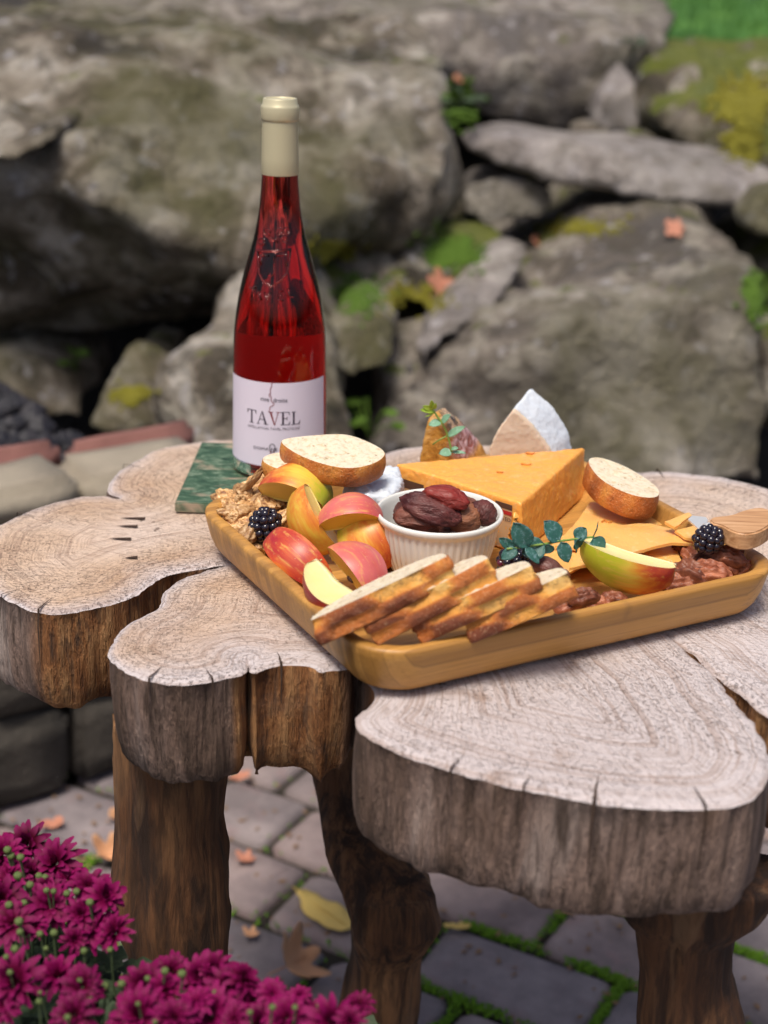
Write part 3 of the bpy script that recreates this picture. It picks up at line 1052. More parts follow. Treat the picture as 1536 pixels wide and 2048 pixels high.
# fallen leaves
def leaf_mesh(shape, size, curl, seed):
    rr = random.Random(seed)
    if shape == 'oval':
        out = [Vector((math.cos(t) * size * .5, math.sin(t) * size * .2 * (1 + .25 * math.cos(t)) + rr.uniform(-.002, .002), 0)) for t in [i * 2 * math.pi / 28 for i in range(28)]]
    else:
        out = []
        for i in range(36):
            t = i * 2 * math.pi / 36
            r = size * .5 * (.55 + .45 * abs(math.cos(2.5 * t)) ** 1.5) * (1 - .25 * math.cos(t))
            out.append(Vector((math.cos(t) * r, math.sin(t) * r, 0)))
    v, f = fill2d([(p.x, p.y) for p in out], size / 9, .2, seed)
    V = []
    for p in v:
        z = curl * size * ((p.x / size) ** 2 * 2 + (p.y / size) ** 2 * 3) + .06 * size * mnoise.noise(Vector((p.x, p.y, seed * .1)) * 2.5 / size)
        V.append(Vector((p.x, p.y, z + .002)))
    n = len(V)
    F = [tuple(g) for g in f]
    return V, F
def fallen(label, p, shape, size, rot, m, curl=.15, tilt=(0, 0), seed=0):
    V, F = leaf_mesh(shape, size, curl, seed)
    t = thing('fallen_leaf', label, 'leaf', p)
    t.rotation_euler = (tilt[0], tilt[1], rot)
    b = mesh('blade', V, F, m, t)
    so = b.modifiers.new('t', 'SOLIDIFY')
    so.thickness = .0006
    vv, ff = tube([Vector((-size * .62, 0, .004)), Vector((-size * .4, 0, .003)), Vector((size * .4, 0, .006))], size * .010, 5)
    mesh('midrib', vv, ff, m, t)
    return t
G = .004
fallen('long yellow leaf lying flat on the pavers between the legs', at(648, 1826, G), 'oval', .092, R(-48), LEAFY, .08, (0, 0), 1)
fallen('curled tan maple leaf standing behind the magenta flowers', at(590, 1925, G + .012), 'maple', .07, R(50), LEAFB, .7, (R(38), R(10)), 2)
fallen('curled brown leaf just left of the front left leg', at(222, 1712, G), 'maple', .04, R(20), LEAFB, .8, (R(20), 0), 3)
fallen('orange leaf scrap on the pavers above the curled brown leaf', at(226, 1632, G), 'oval', .03, R(70), LEAFB, .5, (R(30), 0), 4)
fallen('rusty leaf scrap on the pavers at the far left', at(102, 1650, G), 'oval', .03, R(20), LEAFP, .4, (R(20), 0), 5)
fallen('small rusty leaf below the edge of the front left lobe', at(478, 1556, G), 'oval', .03, R(35), LEAFP, .4, (R(20), 0), 6)
fallen('tiny pink leaf scrap in a joint beside the front left leg', at(495, 1722, G), 'maple', .026, R(10), LEAFP, .4, (0, 0), 7)
fallen('tiny pale leaf scrap just above the curled tan maple leaf', at(505, 1872, G), 'maple', .02, R(10), LEAFB, .4, (0, 0), 8)
fallen('yellow leaf scrap in the mossy joint right of the middle leg', at(915, 1856, G), 'oval', .03, R(0), LEAFY, .2, (0, 0), 9)
fallen('red leaf lying on the mossy hollow rocks', onrock(885, 580, 2.7)[0] + Vector((0, -.012, .006)), 'maple', .085, R(60), LEAFP, .2, (R(50), R(-10)), 10)
fallen('orange leaf beside the plank shaped stone', onrock(1072, 492, 2.7)[0] + Vector((0, -.012, .006)), 'oval', .08, R(80), LEAFP, .2, (R(50), 0), 11)
fallen('orange leaf standing between the slab and the mossy boulder', onrock(1370, 288, 2.7)[0] + Vector((0, -.012, .006)), 'oval', .07, R(75), LEAFB, .2, (R(60), 0), 12)
fallen('rust coloured leaf on the pale ridge of the sloping boulder', onrock(1350, 462, 2.7)[0] + Vector((0, -.012, .006)), 'maple', .042, R(0), LEAFP, .1, (R(50), 0), 13)
fallen('rust leaf hanging right of the huge boulder', onrock(915, 162, 2.7)[0] + Vector((0, -.012, .006)), 'oval', .05, R(60), LEAFP, .1, (R(50), 0), 14)

# ================================================================== TABLE
OUT = [(470, 877), (400, 880), (340, 888), (290, 905), (250, 930), (222, 957), (210, 980), (245, 994), (213, 987), (190, 989), (150, 993), (90, 1005), (40, 1024), (0, 1047), (-35, 1075), (-55, 1110), (-50, 1145), (-25, 1168), (0, 1184),
       (55, 1217), (117, 1223), (156, 1215), (195, 1208), (254, 1192), (297, 1169), (332, 1147), (375, 1137), (449, 1124), (540, 1106), (449, 1127), (367, 1149), (348, 1163), (324, 1184), (324, 1208), (289, 1223), (254, 1247), (234, 1270), (219, 1294), (225, 1313), (250, 1337), (281, 1352), (332, 1362), (383, 1362),
       (430, 1356), (465, 1346), (486, 1341), (491, 1325), (495, 1310), (499, 1326), (508, 1342), (530, 1328), (580, 1322), (628, 1329), (637, 1338), (660, 1336), (700, 1335), (706, 1320), (716, 1285), (723, 1320), (729, 1355), (760, 1388), (737, 1410), (712, 1428), (708, 1442), (725, 1462), (768, 1485), (818, 1505),
       (918, 1542), (993, 1555), (1068, 1577), (1143, 1592), (1193, 1602), (1268, 1607), (1343, 1610), (1418, 1607), (1468, 1602), (1508, 1588), (1532, 1562), (1540, 1530), (1532, 1494), (1513, 1460), (1483, 1420), (1458, 1385), (1418, 1340), (1380, 1305), (1348, 1280), (1325, 1258), (1354, 1276), (1397, 1312), (1442, 1350),
       (1478, 1380), (1508, 1405), (1540, 1428), (1580, 1445), (1640, 1440), (1700, 1410), (1745, 1350), (1760, 1280), (1740, 1210), (1690, 1165), (1650, 1120), (1660, 1070), (1640, 1020), (1590, 992), (1536, 975), (1480, 960), (1400, 945), (1330, 940), (1270, 942), (1210, 935), (1160, 925), (1120, 905), (1060, 893), (980, 888), (900, 888),
       (840, 891), (800, 893), (765, 905), (735, 920), (700, 905), (650, 890), (600, 880), (540, 876)]
tb0 = at(700, 1150, 0)
table = thing('log_table', 'rustic table made of one lobed tree trunk slice on rough brown legs', 'table', (.03, .95, 0))
T0 = table.location.copy()
raw = [at(u, v, TAB) for u, v in OUT]
raw = [Vector((p.x, p.y, 0)) for p in raw]
raw = raw[::-1]                            # so that the area is positive or negative consistently
area = sum(a.x * b.y - a.y * b.x for a, b in zip(raw, raw[1:] + raw[:1]))
if area < 0:
    raw = raw[::-1]
out = resample(chaikin(raw, 2), .0035)
n = len(out)
nrm = []
for i in range(n):
    t = (out[(i + 2) % n] - out[i - 2]).normalized()
    nrm.append(Vector((t.y, -t.x, 0)))
# small fluting and chips along the rim
for i in range(n):
    p = out[i]
    out[i] = p + nrm[i] * (.0016 * mnoise.noise(p * 90) + .0010 * mnoise.noise(p * 260) + .003 * mnoise.noise(p * 24))
# where the side is freshly split, orange heartwood shows (the notches between the lobes)
def heart_at(p):
    h = 0
    for (u, v, r_) in ((150, 1218, .030), (240, 1196, .045), (320, 1160, .04), (560, 1325, .032), (610, 1328, .03), (500, 1340, .012), (1500, 1405, .05), (1440, 1355, .05), (740, 1385, .02)):
        q = at(u, v, TAB)
        d = (Vector((q.x, q.y, 0)) - p).length
        h = max(h, 1 - max(0, d - r_ * .75) / (r_ * .35))
    return max(0, min(1, h))
inset = .0035
top_out = [out[i] - nrm[i] * inset for i in range(n)]
tv, tf = fill2d([(p.x, p.y) for p in top_out], .0062, .3, 4)
V, F, MI = [], [], []
edge, pale, heart, around = [], [], [], []
import bisect
cell = {}
for q in out:
    cell.setdefault((int(q.x // .02), int(q.y // .02)), []).append(q)
def dist_out(p):
    ix, iy = int(p.x // .02), int(p.y // .02)
    best = 9
    for r_ in range(0, 9):
        for a in range(ix - r_, ix + r_ + 1):
            for b in range(iy - r_, iy + r_ + 1):
                if max(abs(a - ix), abs(b - iy)) != r_:
                    continue
                for q in cell.get((a, b), ()):
                    d = (q.x - p.x) ** 2 + (q.y - p.y) ** 2
                    if d < best:
                        best = d
        if best < 9 and math.sqrt(best) < r_ * .02:
            break
    return math.sqrt(best) if best < 9 else .18
nearc = at(1130, 1480, TAB)
slits = [(at(238, 1038, TAB), at(290, 1039, TAB)), (at(232, 1054, TAB), at(275, 1055, TAB)), (at(215, 1079, TAB), at(262, 1080, TAB)), (at(248, 1118, TAB), at(275, 1117, TAB))]
for p in tv:
    d = dist_out(Vector((p.x, p.y, 0)))
    z = TAB + .0006 * mnoise.noise(Vector((p.x, p.y, 0)) * 60) - .0012 * math.exp(-d / .004)
    V.append(Vector((p.x, p.y, z)) - T0)
    edge.append(d)
    ang = math.atan2(p.x - .05, .95 - p.y)
    around.append(ang * .3)
    lobe = max(0, 1 - ((Vector((p.x, p.y, 0)) - Vector((nearc.x, nearc.y, 0))).length / .30))
    pale.append(.48 * math.exp(-d / .018) + .75 * lobe ** .6 * (1 if lobe > 0 else 0) + (.2 if p.x > .18 else 0))
    heart.append(0)
for f in tf:
    F.append(tuple(f))
    MI.append(0)
ZS = [(inset * 0 + .0008, -.0025), (.0, -.006), (.0005, -.02), (.0012, -.04), (.0005, -.058), (-.001, -.070), (-.004, -.076)]
rows = []
tree = {}
for i, p in enumerate(tv):
    tree[(round(p.x, 6), round(p.y, 6))] = i
row0 = []
for i in range(n):
    key = (round(top_out[i].x, 6), round(top_out[i].y, 6))
    row0.append(tree.get(key))
if any(k is None for k in row0):
    row0 = list(range(n))
rows.append(row0)
hcol = [heart_at(p) for p in out]
for li, (off, dz) in enumerate(ZS):
    st = len(V)
    for i in range(n):
        q = out[i] + nrm[i] * (off + .0030 * mnoise.noise(Vector((out[i].x * 85, out[i].y * 85, dz * 9))) * (1 if li > 0 else 0) + .006 * mnoise.noise(Vector((out[i].x * 16, out[i].y * 16, dz * 12 + 5))) * min(1, -dz * 30))
        zz = TAB + dz
        if li >= 5:
            zz += .008 * mnoise.noise(out[i] * 14) + .004 * mnoise.noise(out[i] * 50) + (-.008 * hcol[i] * mnoise.noise(out[i] * 60))
        V.append(Vector((q.x, q.y, zz)) - T0)
        edge.append(0)
        around.append(math.atan2(out[i].x - .05, .95 - out[i].y) * .3)
        pale.append(1)
        heart.append(hcol[i])
    rows.append([st + i for i in range(n)])
for a, b in zip(rows[:-1], rows[1:]):
    for i in range(n):
        F.append((a[i], b[i], b[(i + 1) % n], a[(i + 1) % n]))
        MI.append(1 if b is not rows[1] else 0)
bv, bf = fill2d([(V[k].x, V[k].y) for k in rows[-1]], .03, .2, 5)
st = len(V)
zb = TAB - .076
for j, p in enumerate(bv):
    zq = V[rows[-1][j]].z if j < n else zb - T0.z
    V.append(Vector((p.x, p.y, zq)))
    around.append(0); edge.append(0); pale.append(0); heart.append(.3)
for f in bf:
    F.append(tuple(st + k for k in f)[::-1])
    MI.append(1)
slab = mesh('slab', V, F, [TOP, SIDE], table, True, MI)
for nm, dat in (('edge', edge), ('pale', pale), ('heart', heart), ('around', around)):
    a = slab.data.attributes.new(nm, 'FLOAT', 'POINT')
    a.data.foreach_set('value', dat)
slab.data.set_sharp_from_angle(angle=R(50))
# saw slits cut in the left lobe: thin dark wedges let into the top
for a, b in slits:
    d = (b - a).normalized()
    s_ = Vector((-d.y, d.x, 0))
    L = (b - a).length
    pts = [a, a.lerp(b, .5) + s_ * .0016, b + s_ * .0026, b - s_ * .0026, a.lerp(b, .5) - s_ * .0016]
    mesh('saw_slit', [p + Vector((0, 0, .0011)) - T0 for p in pts], [(0, 1, 2, 3, 4)][:1] if False else [(0, 4, 3, 2, 1)], simple('saw_slit_dark', (.045, .022, .012), .9), table, False)

def leg(path, seed, fl=.14):
    """path: (u, v, y, half width px, depth ratio)"""
    rows_ = []
    pts = []
    for (u, v, y, hw, dr) in path:
        c = aty(u, v, y)
        pts.append((c, hw * mpp(c), dr))
    dense = []
    for i in range(len(pts) - 1):
        for k in range(9):
            t = k / 9
            t2 = t * t * (3 - 2 * t) * .5 + t * .5
            dense.append((pts[i][0].lerp(pts[i + 1][0], t), pts[i][1] + (pts[i + 1][1] - pts[i][1]) * t2, pts[i][2] + (pts[i + 1][2] - pts[i][2]) * t))
    dense.append(pts[-1])
    seg = 40
    VV, FF = [], []
    for c, r_, dr in dense:
        for k in range(seg):
            th = 2 * math.pi * k / seg
            p = Vector((math.cos(th), math.sin(th), 0))
            q = Vector((math.cos(th + c.z * 2.5) * 1.6, math.sin(th + c.z * 2.5) * 1.6, c.z * 4 + seed * 7))
            m_ = 1 + fl * mnoise.noise(q) + (.10 - .12 * abs(mnoise.noise(q * 2.7))) + .045 * mnoise.noise(Vector((q.x * 7, q.y * 7, q.z * 2)))
            VV.append(c + Vector((p.x * r_ * m_, p.y * r_ * dr * m_, 0)) - T0)
    for i in range(len(dense) - 1):
        for k in range(seg):
            FF.append((i * seg + k, i * seg + (k + 1) % seg, (i + 1) * seg + (k + 1) % seg, (i + 1) * seg + k))
    FF.append(tuple((len(dense) - 1) * seg + k for k in range(seg)))
    FF.append(tuple(range(seg))[::-1])
    return mesh('leg', VV, FF, LEGM, table)
leg([(340, 1440, .91, 110, .9), (340, 1560, .91, 104, .9), (338, 1640, .91, 98, .9), (346, 1720, .91, 104, .9), (348, 1810, .91, 106, .9), (364, 1930, .90, 84, .85), (370, 2300, .90, 96, .8), (370, 2640, .90, 104, .8)], 1, .20)
leg([(690, 1440, 1.08, 70, .9), (690, 1560, 1.07, 56, .9), (735, 1690, 1.04, 78, .9), (775, 1770, 1.02, 86, .9), (792, 1840, 1.02, 84, .9), (772, 1910, 1.04, 62, .9), (755, 2048, 1.05, 70, .9), (745, 2340, 1.05, 80, .9)], 2, .22)
leg([(1390, 1740, .80, 190, .5), (1384, 1800, .80, 140, .7), (1366, 1860, .80, 88, .9), (1368, 1940, .80, 82, .9), (1378, 2048, .80, 96, .9), (1380, 2400, .80, 100, .9), (1380, 2860, .80, 110, .9)], 3)
leg([(1680, 1180, 1.05, 70, .9), (1690, 1700, 1.05, 66, .9), (1700, 2350, 1.05, 76, .9)], 4)

# drying cracks running in from the rim
CRK = simple('crack_dark', (.05, .028, .018), .9)
for (u, v, L_, w_) in ((1182, 1601, .030, .0011), (905, 1539, .018, .0007), (1400, 1609, .022, .0008), (300, 1356, .020, .0008), (420, 1357, .015, .0007), (75, 1219, .022, .0008), (10, 1190, .016, .0006), (560, 1325, .014, .0008), (1050, 1573, .012, .0006), (250, 930, .020, .0007), (40, 1026, .022, .0006), (1320, 943, .03, .0007)):
    q = at(u, v, TAB); q.z = 0
    i = min(range(n), key=lambda k: (out[k] - q).length)
    d = -nrm[i]
    s_ = Vector((-d.y, d.x, 0))
    pts = []
    base = out[i] + nrm[i] * .0012
    for k in range(6):
        t = k / 5
        c_ = base + d * (L_ * t) + s_ * (.0012 * mnoise.noise(Vector((t * 4, u, 0))))
        pts.append((c_ - s_ * w_ * (1 - t), c_ + s_ * w_ * (1 - t)))
    V = [p + Vector((0, 0, TAB + .0010)) - T0 for pr in pts for p in pr]
    F = [(2 * k, 2 * k + 1, 2 * k + 3, 2 * k + 2) for k in range(5)]
    o_ = len(V)
    side = [.001, -.012, -.028, -.045][:4 if L_ > .02 else 3]
    for k, dz in enumerate(side):
        ww = w_ * (1 - k / len(side))
        c_ = out[i] + nrm[i] * (.0036 if k else .0015) + s_ * .003 * mnoise.noise(Vector((dz * 90, v, 1)))
        V += [c_ - s_ * ww + Vector((0, 0, TAB + dz)) - T0, c_ + s_ * ww + Vector((0, 0, TAB + dz)) - T0]
    F += [(o_ + 2 * k, o_ + 2 * k + 1, o_ + 2 * k + 3, o_ + 2 * k + 2) for k in range(len(side) - 1)]
    mesh('drying_crack', V, F, CRK, table, False)

# ================================================================== TRAY
TR = R(28.74)
TX = Vector((math.cos(TR), math.sin(TR), 0))
TY = Vector((-math.sin(TR), math.cos(TR), 0))
TW, TD = .3248, .2905
FA = Vector((-.0049, .7850, 0))
TC = FA + TX * TW / 2 + TY * TD / 2
def rrect(w_, d_, r, seg=8):
    o = []
    for cx, cy, a0 in ((w_ / 2 - r, d_ / 2 - r, 0), (-w_ / 2 + r, d_ / 2 - r, 90), (-w_ / 2 + r, -d_ / 2 + r, 180), (w_ / 2 - r, -d_ / 2 + r, 270)):
        for k in range(seg + 1):
            a = R(a0 + 90 * k / seg)
            o.append((cx + r * math.cos(a), cy + r * math.sin(a)))
    return o
prof = [(.026, 0), (.016, .0012), (.0105, .0045), (.0068, .0095), (.0036, .018), (.0014, .028), (.0003, .0335), (.0008, .0352), (.0022, .036), (.0072, .036), (.0086, .0353), (.0096, .0335), (.0118, .028), (.0152, .0218), (.021, .0172), (.029, .0152), (.040, .015)]
V, F = [], []
for ins, z in prof:
    for x, y in rrect(TW - 2 * ins, TD - 2 * ins, max(.012, .036 - ins * .7)):
        V.append(Vector((x, y, z)))
m_ = 36
for l in range(len(prof) - 1):
    for k in range(m_):
        F.append((l * m_ + k, l * m_ + (k + 1) % m_, (l + 1) * m_ + (k + 1) % m_, (l + 1) * m_ + k))
F.append(tuple(range(m_))[::-1])
F.append(tuple((len(prof) - 1) * m_ + k for k in range(m_)))
tray = mesh('tray', V, F, BAMBOO)
tray.location = (TC.x, TC.y, TAB + .0012)
tray.rotation_euler = (0, 0, TR)
tag(tray, 'rectangular bamboo serving tray with rounded corners loaded with food', 'tray')
FLOOR = TAB + .0162
_at0 = at

# ================================================================== MARBLE TILE AND BOTTLE
bm = bmesh.new()
bmesh.ops.create_cube(bm, size=1)
bmesh.ops.scale(bm, vec=(.125, .150, .0085), verts=bm.verts)
bmesh.ops.bevel(bm, geom=bm.edges[:], offset=.0008, segments=2, affect='EDGES')
tile = from_bm('marble_tile', bm, MARBLE)
tile.data.set_sharp_from_angle(angle=R(35))
c0 = at(357.5, 1009, TAB + .0085)
tile.location = (c0.x + .0625 - .002, c0.y + .075, TAB + .0055)
tile.rotation_euler = (0, 0, R(-1))
tag(tile, 'green veined marble tile lying under the wine bottle', 'tile')

BX, BY, BZ = -.0893, 1.197, TAB + .0098
bottle = thing('wine_bottle', 'bottle of rose wine with white TAVEL label and cream foil cap', 'bottle', (BX, BY, BZ))
axp = Vector((BX, BY, 0))
bprof = []
for v, hw in ((345, 36), (375, 38), (410, 41), (440, 45.5), (475, 53), (510, 62.5), (545, 72), (580, 80), (615, 86), (645, 89.5), (675, 91.8), (710, 92.5), (780, 93), (860, 93.2), (925, 93.5)):
    p = aty(552.5, v, BY)
    bprof.append((hw * mpp(p) , p.z - BZ))
ztop = aty(552.5, 196, BY).z - BZ
rb = bprof[-1][0]
body = [(0, .012), (.014, .009), (.024, .0045), (.030, .0008), (.033, 0), (.0358, .0012), (rb - .0008, .006), (rb, .014)] + bprof[::-1]
neck = [(.0120, bprof[0][1] + .006), (.0118, ztop - .014), (.0118, ztop - .003), (0, ztop - .003)]
def smoothprof(pr, sub=4):
    o = []
    for i in range(len(pr) - 1):
        p0, p1, p2, p3 = pr[max(0, i - 1)], pr[i], pr[i + 1], pr[min(len(pr) - 1, i + 2)]
        for k in range(sub):
            t = k / sub
            o.append(tuple(.5 * (2 * b + (c - a) * t + (2 * a - 5 * b + 4 * c - d) * t * t + (3 * b - a - 3 * c + d) * t ** 3) for a, b, c, d in zip(p0, p1, p2, p3)))
    o.append(pr[-1])
    return o
full = [(1e-5, .012)] + body[1:8] + smoothprof(body[7:], 5)[1:] + neck[:-1] + [(1e-5, ztop - .003)]
V, F = lathe(full, 72)
gb = mesh('glass_body', V, F, GLASS, bottle)
# capsule
zf0 = bprof[0][1]
cap = [(.0139, zf0 - .0006), (.0146, zf0 - .0010), (.0149, zf0), (.0146, zf0 + .012), (.0140, aty(552.5, 250, BY).z - BZ), (.0139, aty(552.5, 241, BY).z - BZ), (.0146, aty(552.5, 239, BY).z - BZ), (.0150, aty(552.5, 235, BY).z - BZ), (.0150, aty(552.5, 214, BY).z - BZ),
       (.0146, aty(552.5, 210, BY).z - BZ), (.0136, aty(552.5, 207, BY).z - BZ), (.0134, ztop - .001), (.0128, ztop), (.0112, ztop), (.0108, ztop - .0008), (1e-5, ztop - .0008)]
V, F = lathe(cap, 64)
fo = mesh('foil_cap', V, F, FOIL, bottle)
fo.data.set_sharp_from_angle(angle=R(40))

def rad_at(z):
    pr = [q for q in full[8:] if True]
    for a, b in zip(pr[:-1], pr[1:]):
        if a[1] <= z <= b[1]:
            return a[0] + (b[0] - a[0]) * (z - a[1]) / max(1e-6, b[1] - a[1])
    return rb
FACE = math.atan2(-BY, -BX)                # direction to the camera
A0 = FACE - R(4.5)                         # the label is turned a touch to the left
def onb(s, z, lift=.0):                    # s metres round the bottle to the right, z height above the base
    r = rad_at(z)
    a = A0 + s / rb
    return Vector((math.cos(a) * (r + lift), math.sin(a) * (r + lift), z))
lz0 = aty(552.5, 898, BY).z - BZ + .004
def zpix(v):                               # height of front surface of the bottle seen at row v
    p = aty(552.5, v, BY - rb)
    return p.z - BZ
lz0, lz1 = zpix(934), zpix(767)
def wrap(s0, s1, z0, z1, lift, name, m, parent, ns=40, nz=2):
    V, F = [], []
    for j in range(nz + 1):
        for i in range(ns + 1):
            V.append(onb(s0 + (s1 - s0) * i / ns, z0 + (z1 - z0) * j / nz, lift))
    for j in range(nz):
        for i in range(ns):
            a = j * (ns + 1) + i
            F.append((a, a + 1, a + ns + 2, a + ns + 1))
    return mesh(name, V, F, m, parent)
SL, SR = -.0540, .0500
label = wrap(SL, SR, lz0, lz1, .00025, 'label', PAPER, bottle)
back_label = wrap(.068, .068 + .100, lz0, zpix(713), .00025, 'back_label', BACKP, bottle)
LIFT = [.0005]
def quad_text(polys, s0, z0, h, name, m, parent):
    """polys in letter units: lists of 2d points"""
    V, F = [], []
    for poly in polys:
        LIFT[0] += 2e-6
        o = len(V)
        for x, y in poly:
            V.append(onb(s0 + x * h, z0 + y * h, LIFT[0]))
        F.append(tuple(range(o, o + len(poly))))
    return mesh(name, V, F, m, parent, False)
def rect(x0, y0, x1, y1):
    return [(x0, y0), (x1, y0), (x1, y1), (x0, y1)]
SER = {
    'T': (.86, [rect(.36, 0, .50, .95), rect(.22, 0, .64, .04), rect(.02, .95, .84, 1.), [(.0, .74), (.05, .74), (.12, .95), (.02, .95)], [(.81, .74), (.86, .74), (.84, .95), (.74, .95)]]),
    'A': (.92, [[(.06, 0.04), (.11, .04), (.47, .98), (.42, .98)], [(.66, .04), (.83, .04), (.49, 1.0), (.40, 1.)], rect(.24, .34, .66, .39), rect(-.03, 0, .24, .04), rect(.56, 0, .95, .04)]),
    'V': (.88, [[(.08, .96), (.25, .96), (.50, .0), (.42, .0)], [(.72, .96), (.77, .96), (.50, 0), (.46, 0)], rect(-.03, .96, .36, 1.), rect(.58, .96, .92, 1.)]),
    'E': (.80, [rect(.12, .04, .26, .96), rect(0, 0, .72, .045), rect(0, .955, .70, 1.), rect(.26, .48, .52, .53), [(.70, 0), (.76, .26), (.72, .26), (.62, .045)], [(.64, .955), (.68, .76), (.72, .76), (.70, .96)], rect(.49, .38, .53, .63)]),
    'L': (.74, [rect(.12, .04, .26, .96), rect(0, 0, .68, .045), rect(0, .96, .40, 1.), [(.66, 0), (.73, .30), (.69, .30), (.56, .045)]]),
}
tx = at(0, 0, 0)
def sx(u):                                 # s coordinate for a pixel column
    p = aty(u, 830, BY)
    q = (u - 552.5) * mpp(aty(552.5, 830, BY - rb))
    return rb * (math.asin(max(-.99, min(.99, q / rb))) + (FACE - A0))
x0, x1 = sx(487), sx(594)
hcap = zpix(824) - zpix(850)
adv = sum(SER[c][0] for c in 'TAVEL') + .05 * 4
hx = (x1 - x0) / adv
cx_ = x0
for ch in 'TAVEL':
    w_, polys = SER[ch]
    k = hcap / hx
    quad_text([[(a, b * k) for a, b in p] for p in polys], cx_, zpix(850.5), hx, 'letter', REDINK if ch == 'V' else INK, label)
    cx_ += (w_ + .05) * hx
def font_text(txt, s0, s1, z0, h, m, name='lettering', sp=1.0):
    cu = bpy.data.curves.new('t', 'FONT')
    cu.body = txt
    cu.size = 1
    cu.space_character = sp
    cu.resolution_u = 3
    ob = bpy.data.objects.new('t', cu)
    C.objects.link(ob)
    dg = bpy.context.evaluated_depsgraph_get()
    me = bpy.data.meshes.new_from_object(ob.evaluated_get(dg))
    bpy.data.objects.remove(ob)
    xs_ = [v.co.x for v in me.vertices]
    hh = max(v.co.y for v in me.vertices)
    a, b = min(xs_), max(xs_)
    for v in me.vertices:
        v.co = onb(s0 + (v.co.x - a) / (b - a) * (s1 - s0), z0 + v.co.y / hh * h, .0006)
    me.materials.clear()
    me.materials.append(m)
    o = link_mesh(name, me, label)
    return o
font_text('rive', sx(514), sx(531), zpix(804), .0034, INK)
font_text('droite', sx(539), sx(568), zpix(805), .0036, INK)
font_text('APPELLATION TAVEL PROTEGEE', sx(488), sx(593), zpix(860.5), .0021, INK, sp=1.15)
font_text('DOMAINE PELAQUIE', sx(500), sx(601), zpix(902), .0026, INK, sp=1.1)
def ribbon(pts, w_, m, name, parent, lift=.00055):
    V, F = [], []
    for i, (s, z) in enumerate(pts):
        a = pts[max(0, i - 1)]
        b = pts[min(len(pts) - 1, i + 1)]
        d = Vector((b[0] - a[0], b[1] - a[1])).normalized()
        V += [onb(s - d.y * w_, z + d.x * w_, lift), onb(s + d.y * w_, z - d.x * w_, lift)]
    for i in range(len(pts) - 1):
        F.append((2 * i, 2 * i + 1, 2 * i + 3, 2 * i + 2))
    return mesh(name, V, F, m, parent, False)
riv = [(539.5, 762), (537, 766), (535.5, 770), (536.5, 773), (534, 777), (533, 782), (534, 786), (532.5, 789), (534, 793), (535.5, 797), (534.5, 801), (537, 805), (540.5, 808), (540, 811), (536, 813), (532, 816), (532, 820), (531, 824)]
ribbon([(sx(u), zpix(v)) for u, v in riv], .00028, REDINK, 'river_line', label)
ribbon([(sx(u), zpix(v)) for u, v in ((532, 788), (530.5, 791), (532, 796))], .0002, REDINK, 'river_line', label, .0006)
em = [(537.5 + 5.5 * math.cos(t), 896 + 8.0 * math.sin(t)) for t in [i * math.pi * 2 / 20 for i in range(21)]]
ribbon([(sx(u), zpix(v)) for u, v in em], .00028, INK, 'emblem', label, .00075)
ribbon([(sx(u), zpix(v)) for u, v in ((533, 903), (535, 908), (538, 911), (541, 908), (542, 903))], .0003, REDINK, 'emblem', label, .0008)
# embossed arms in the glass
def emb(pts, r_=.0009, name='embossing'):
    path = [onb(s, z, .0003) for s, z in pts]
    V, F = tube(path, r_, 6)
    return V, F
def px(u, v):
    z = zpix(v)
    r = rad_at(z)
    q = (u - 552.5) * mpp(aty(552.5, v, BY - r))
    z = aty(u, v, BY - math.sqrt(max(1e-6, r * r - q * q))).z - BZ
    r = rad_at(z)
    return (rb * (math.asin(max(-.98, min(.98, q / r))) + FACE - A0), z)
parts = []
sh = [(508, 501), (512, 545), (520, 561), (534, 573), (548, 562), (570, 545), (576, 502)]
sh = [(509, 501), (510, 520), (511, 545), (519, 560), (534, 573), (552, 562), (567, 545), (571, 522), (573, 501)]
parts.append(emb([px(u, v) for u, v in sh], .0009))
parts.append(emb([px(u, v) for u, v in ((507, 498), (522, 501), (545, 502), (575, 498))], .0011))
parts.append(emb([px(u, v) for u, v in ((515, 528), (515, 509), (531, 510))], .0009))
parts.append(emb([px(u, v) for u, v in ((541, 511), (566, 509), (565, 532))], .0009))
parts.append(emb([px(u, v) for u, v in ((541, 511), (541, 547), (535, 552), (529, 547))], .0007))
for cx, cy in ((527, 463), (552, 463), (565, 462), (560, 478), (516, 482)):
    parts.append(emb([px(cx + 6 * math.cos(t), cy + 6.5 * math.sin(t)) for t in [i * math.pi * 2 / 10 for i in range(11)]], .0009))
parts.append(emb([px(u, v) for u, v in ((522, 470), (540, 480), (556, 470))], .0009))
parts.append(emb([px(u, v) for u, v in ((531, 470), (537, 476), (549, 484))], .0009))
LET = {'T': [[(0, 1), (.8, 1)], [(.4, 1), (.4, 0)]], 'A': [[(0, 0), (.4, 1), (.8, 0)], [(.18, .35), (.62, .35)]], 'V': [[(0, 1), (.4, 0), (.8, 1)]], 'E': [[(.7, 1), (0, 1), (0, 0), (.7, 0)], [(0, .5), (.55, .5)]], 'L': [[(0, 1), (0, 0), (.7, 0)]]}
for i, ch in enumerate('TAVEL'):
    u0 = (493, 504, 522, 549, 570)[i]
    v0 = (591, 599, 601, 600, 594)[i]
    for st_ in LET[ch]:
        parts.append(emb([px(u0 + a * 15, v0 - b * 18) for a, b in st_], .0009))
V, F = join(*parts)
mesh('embossed_arms', V, F, GLASS, bottle)

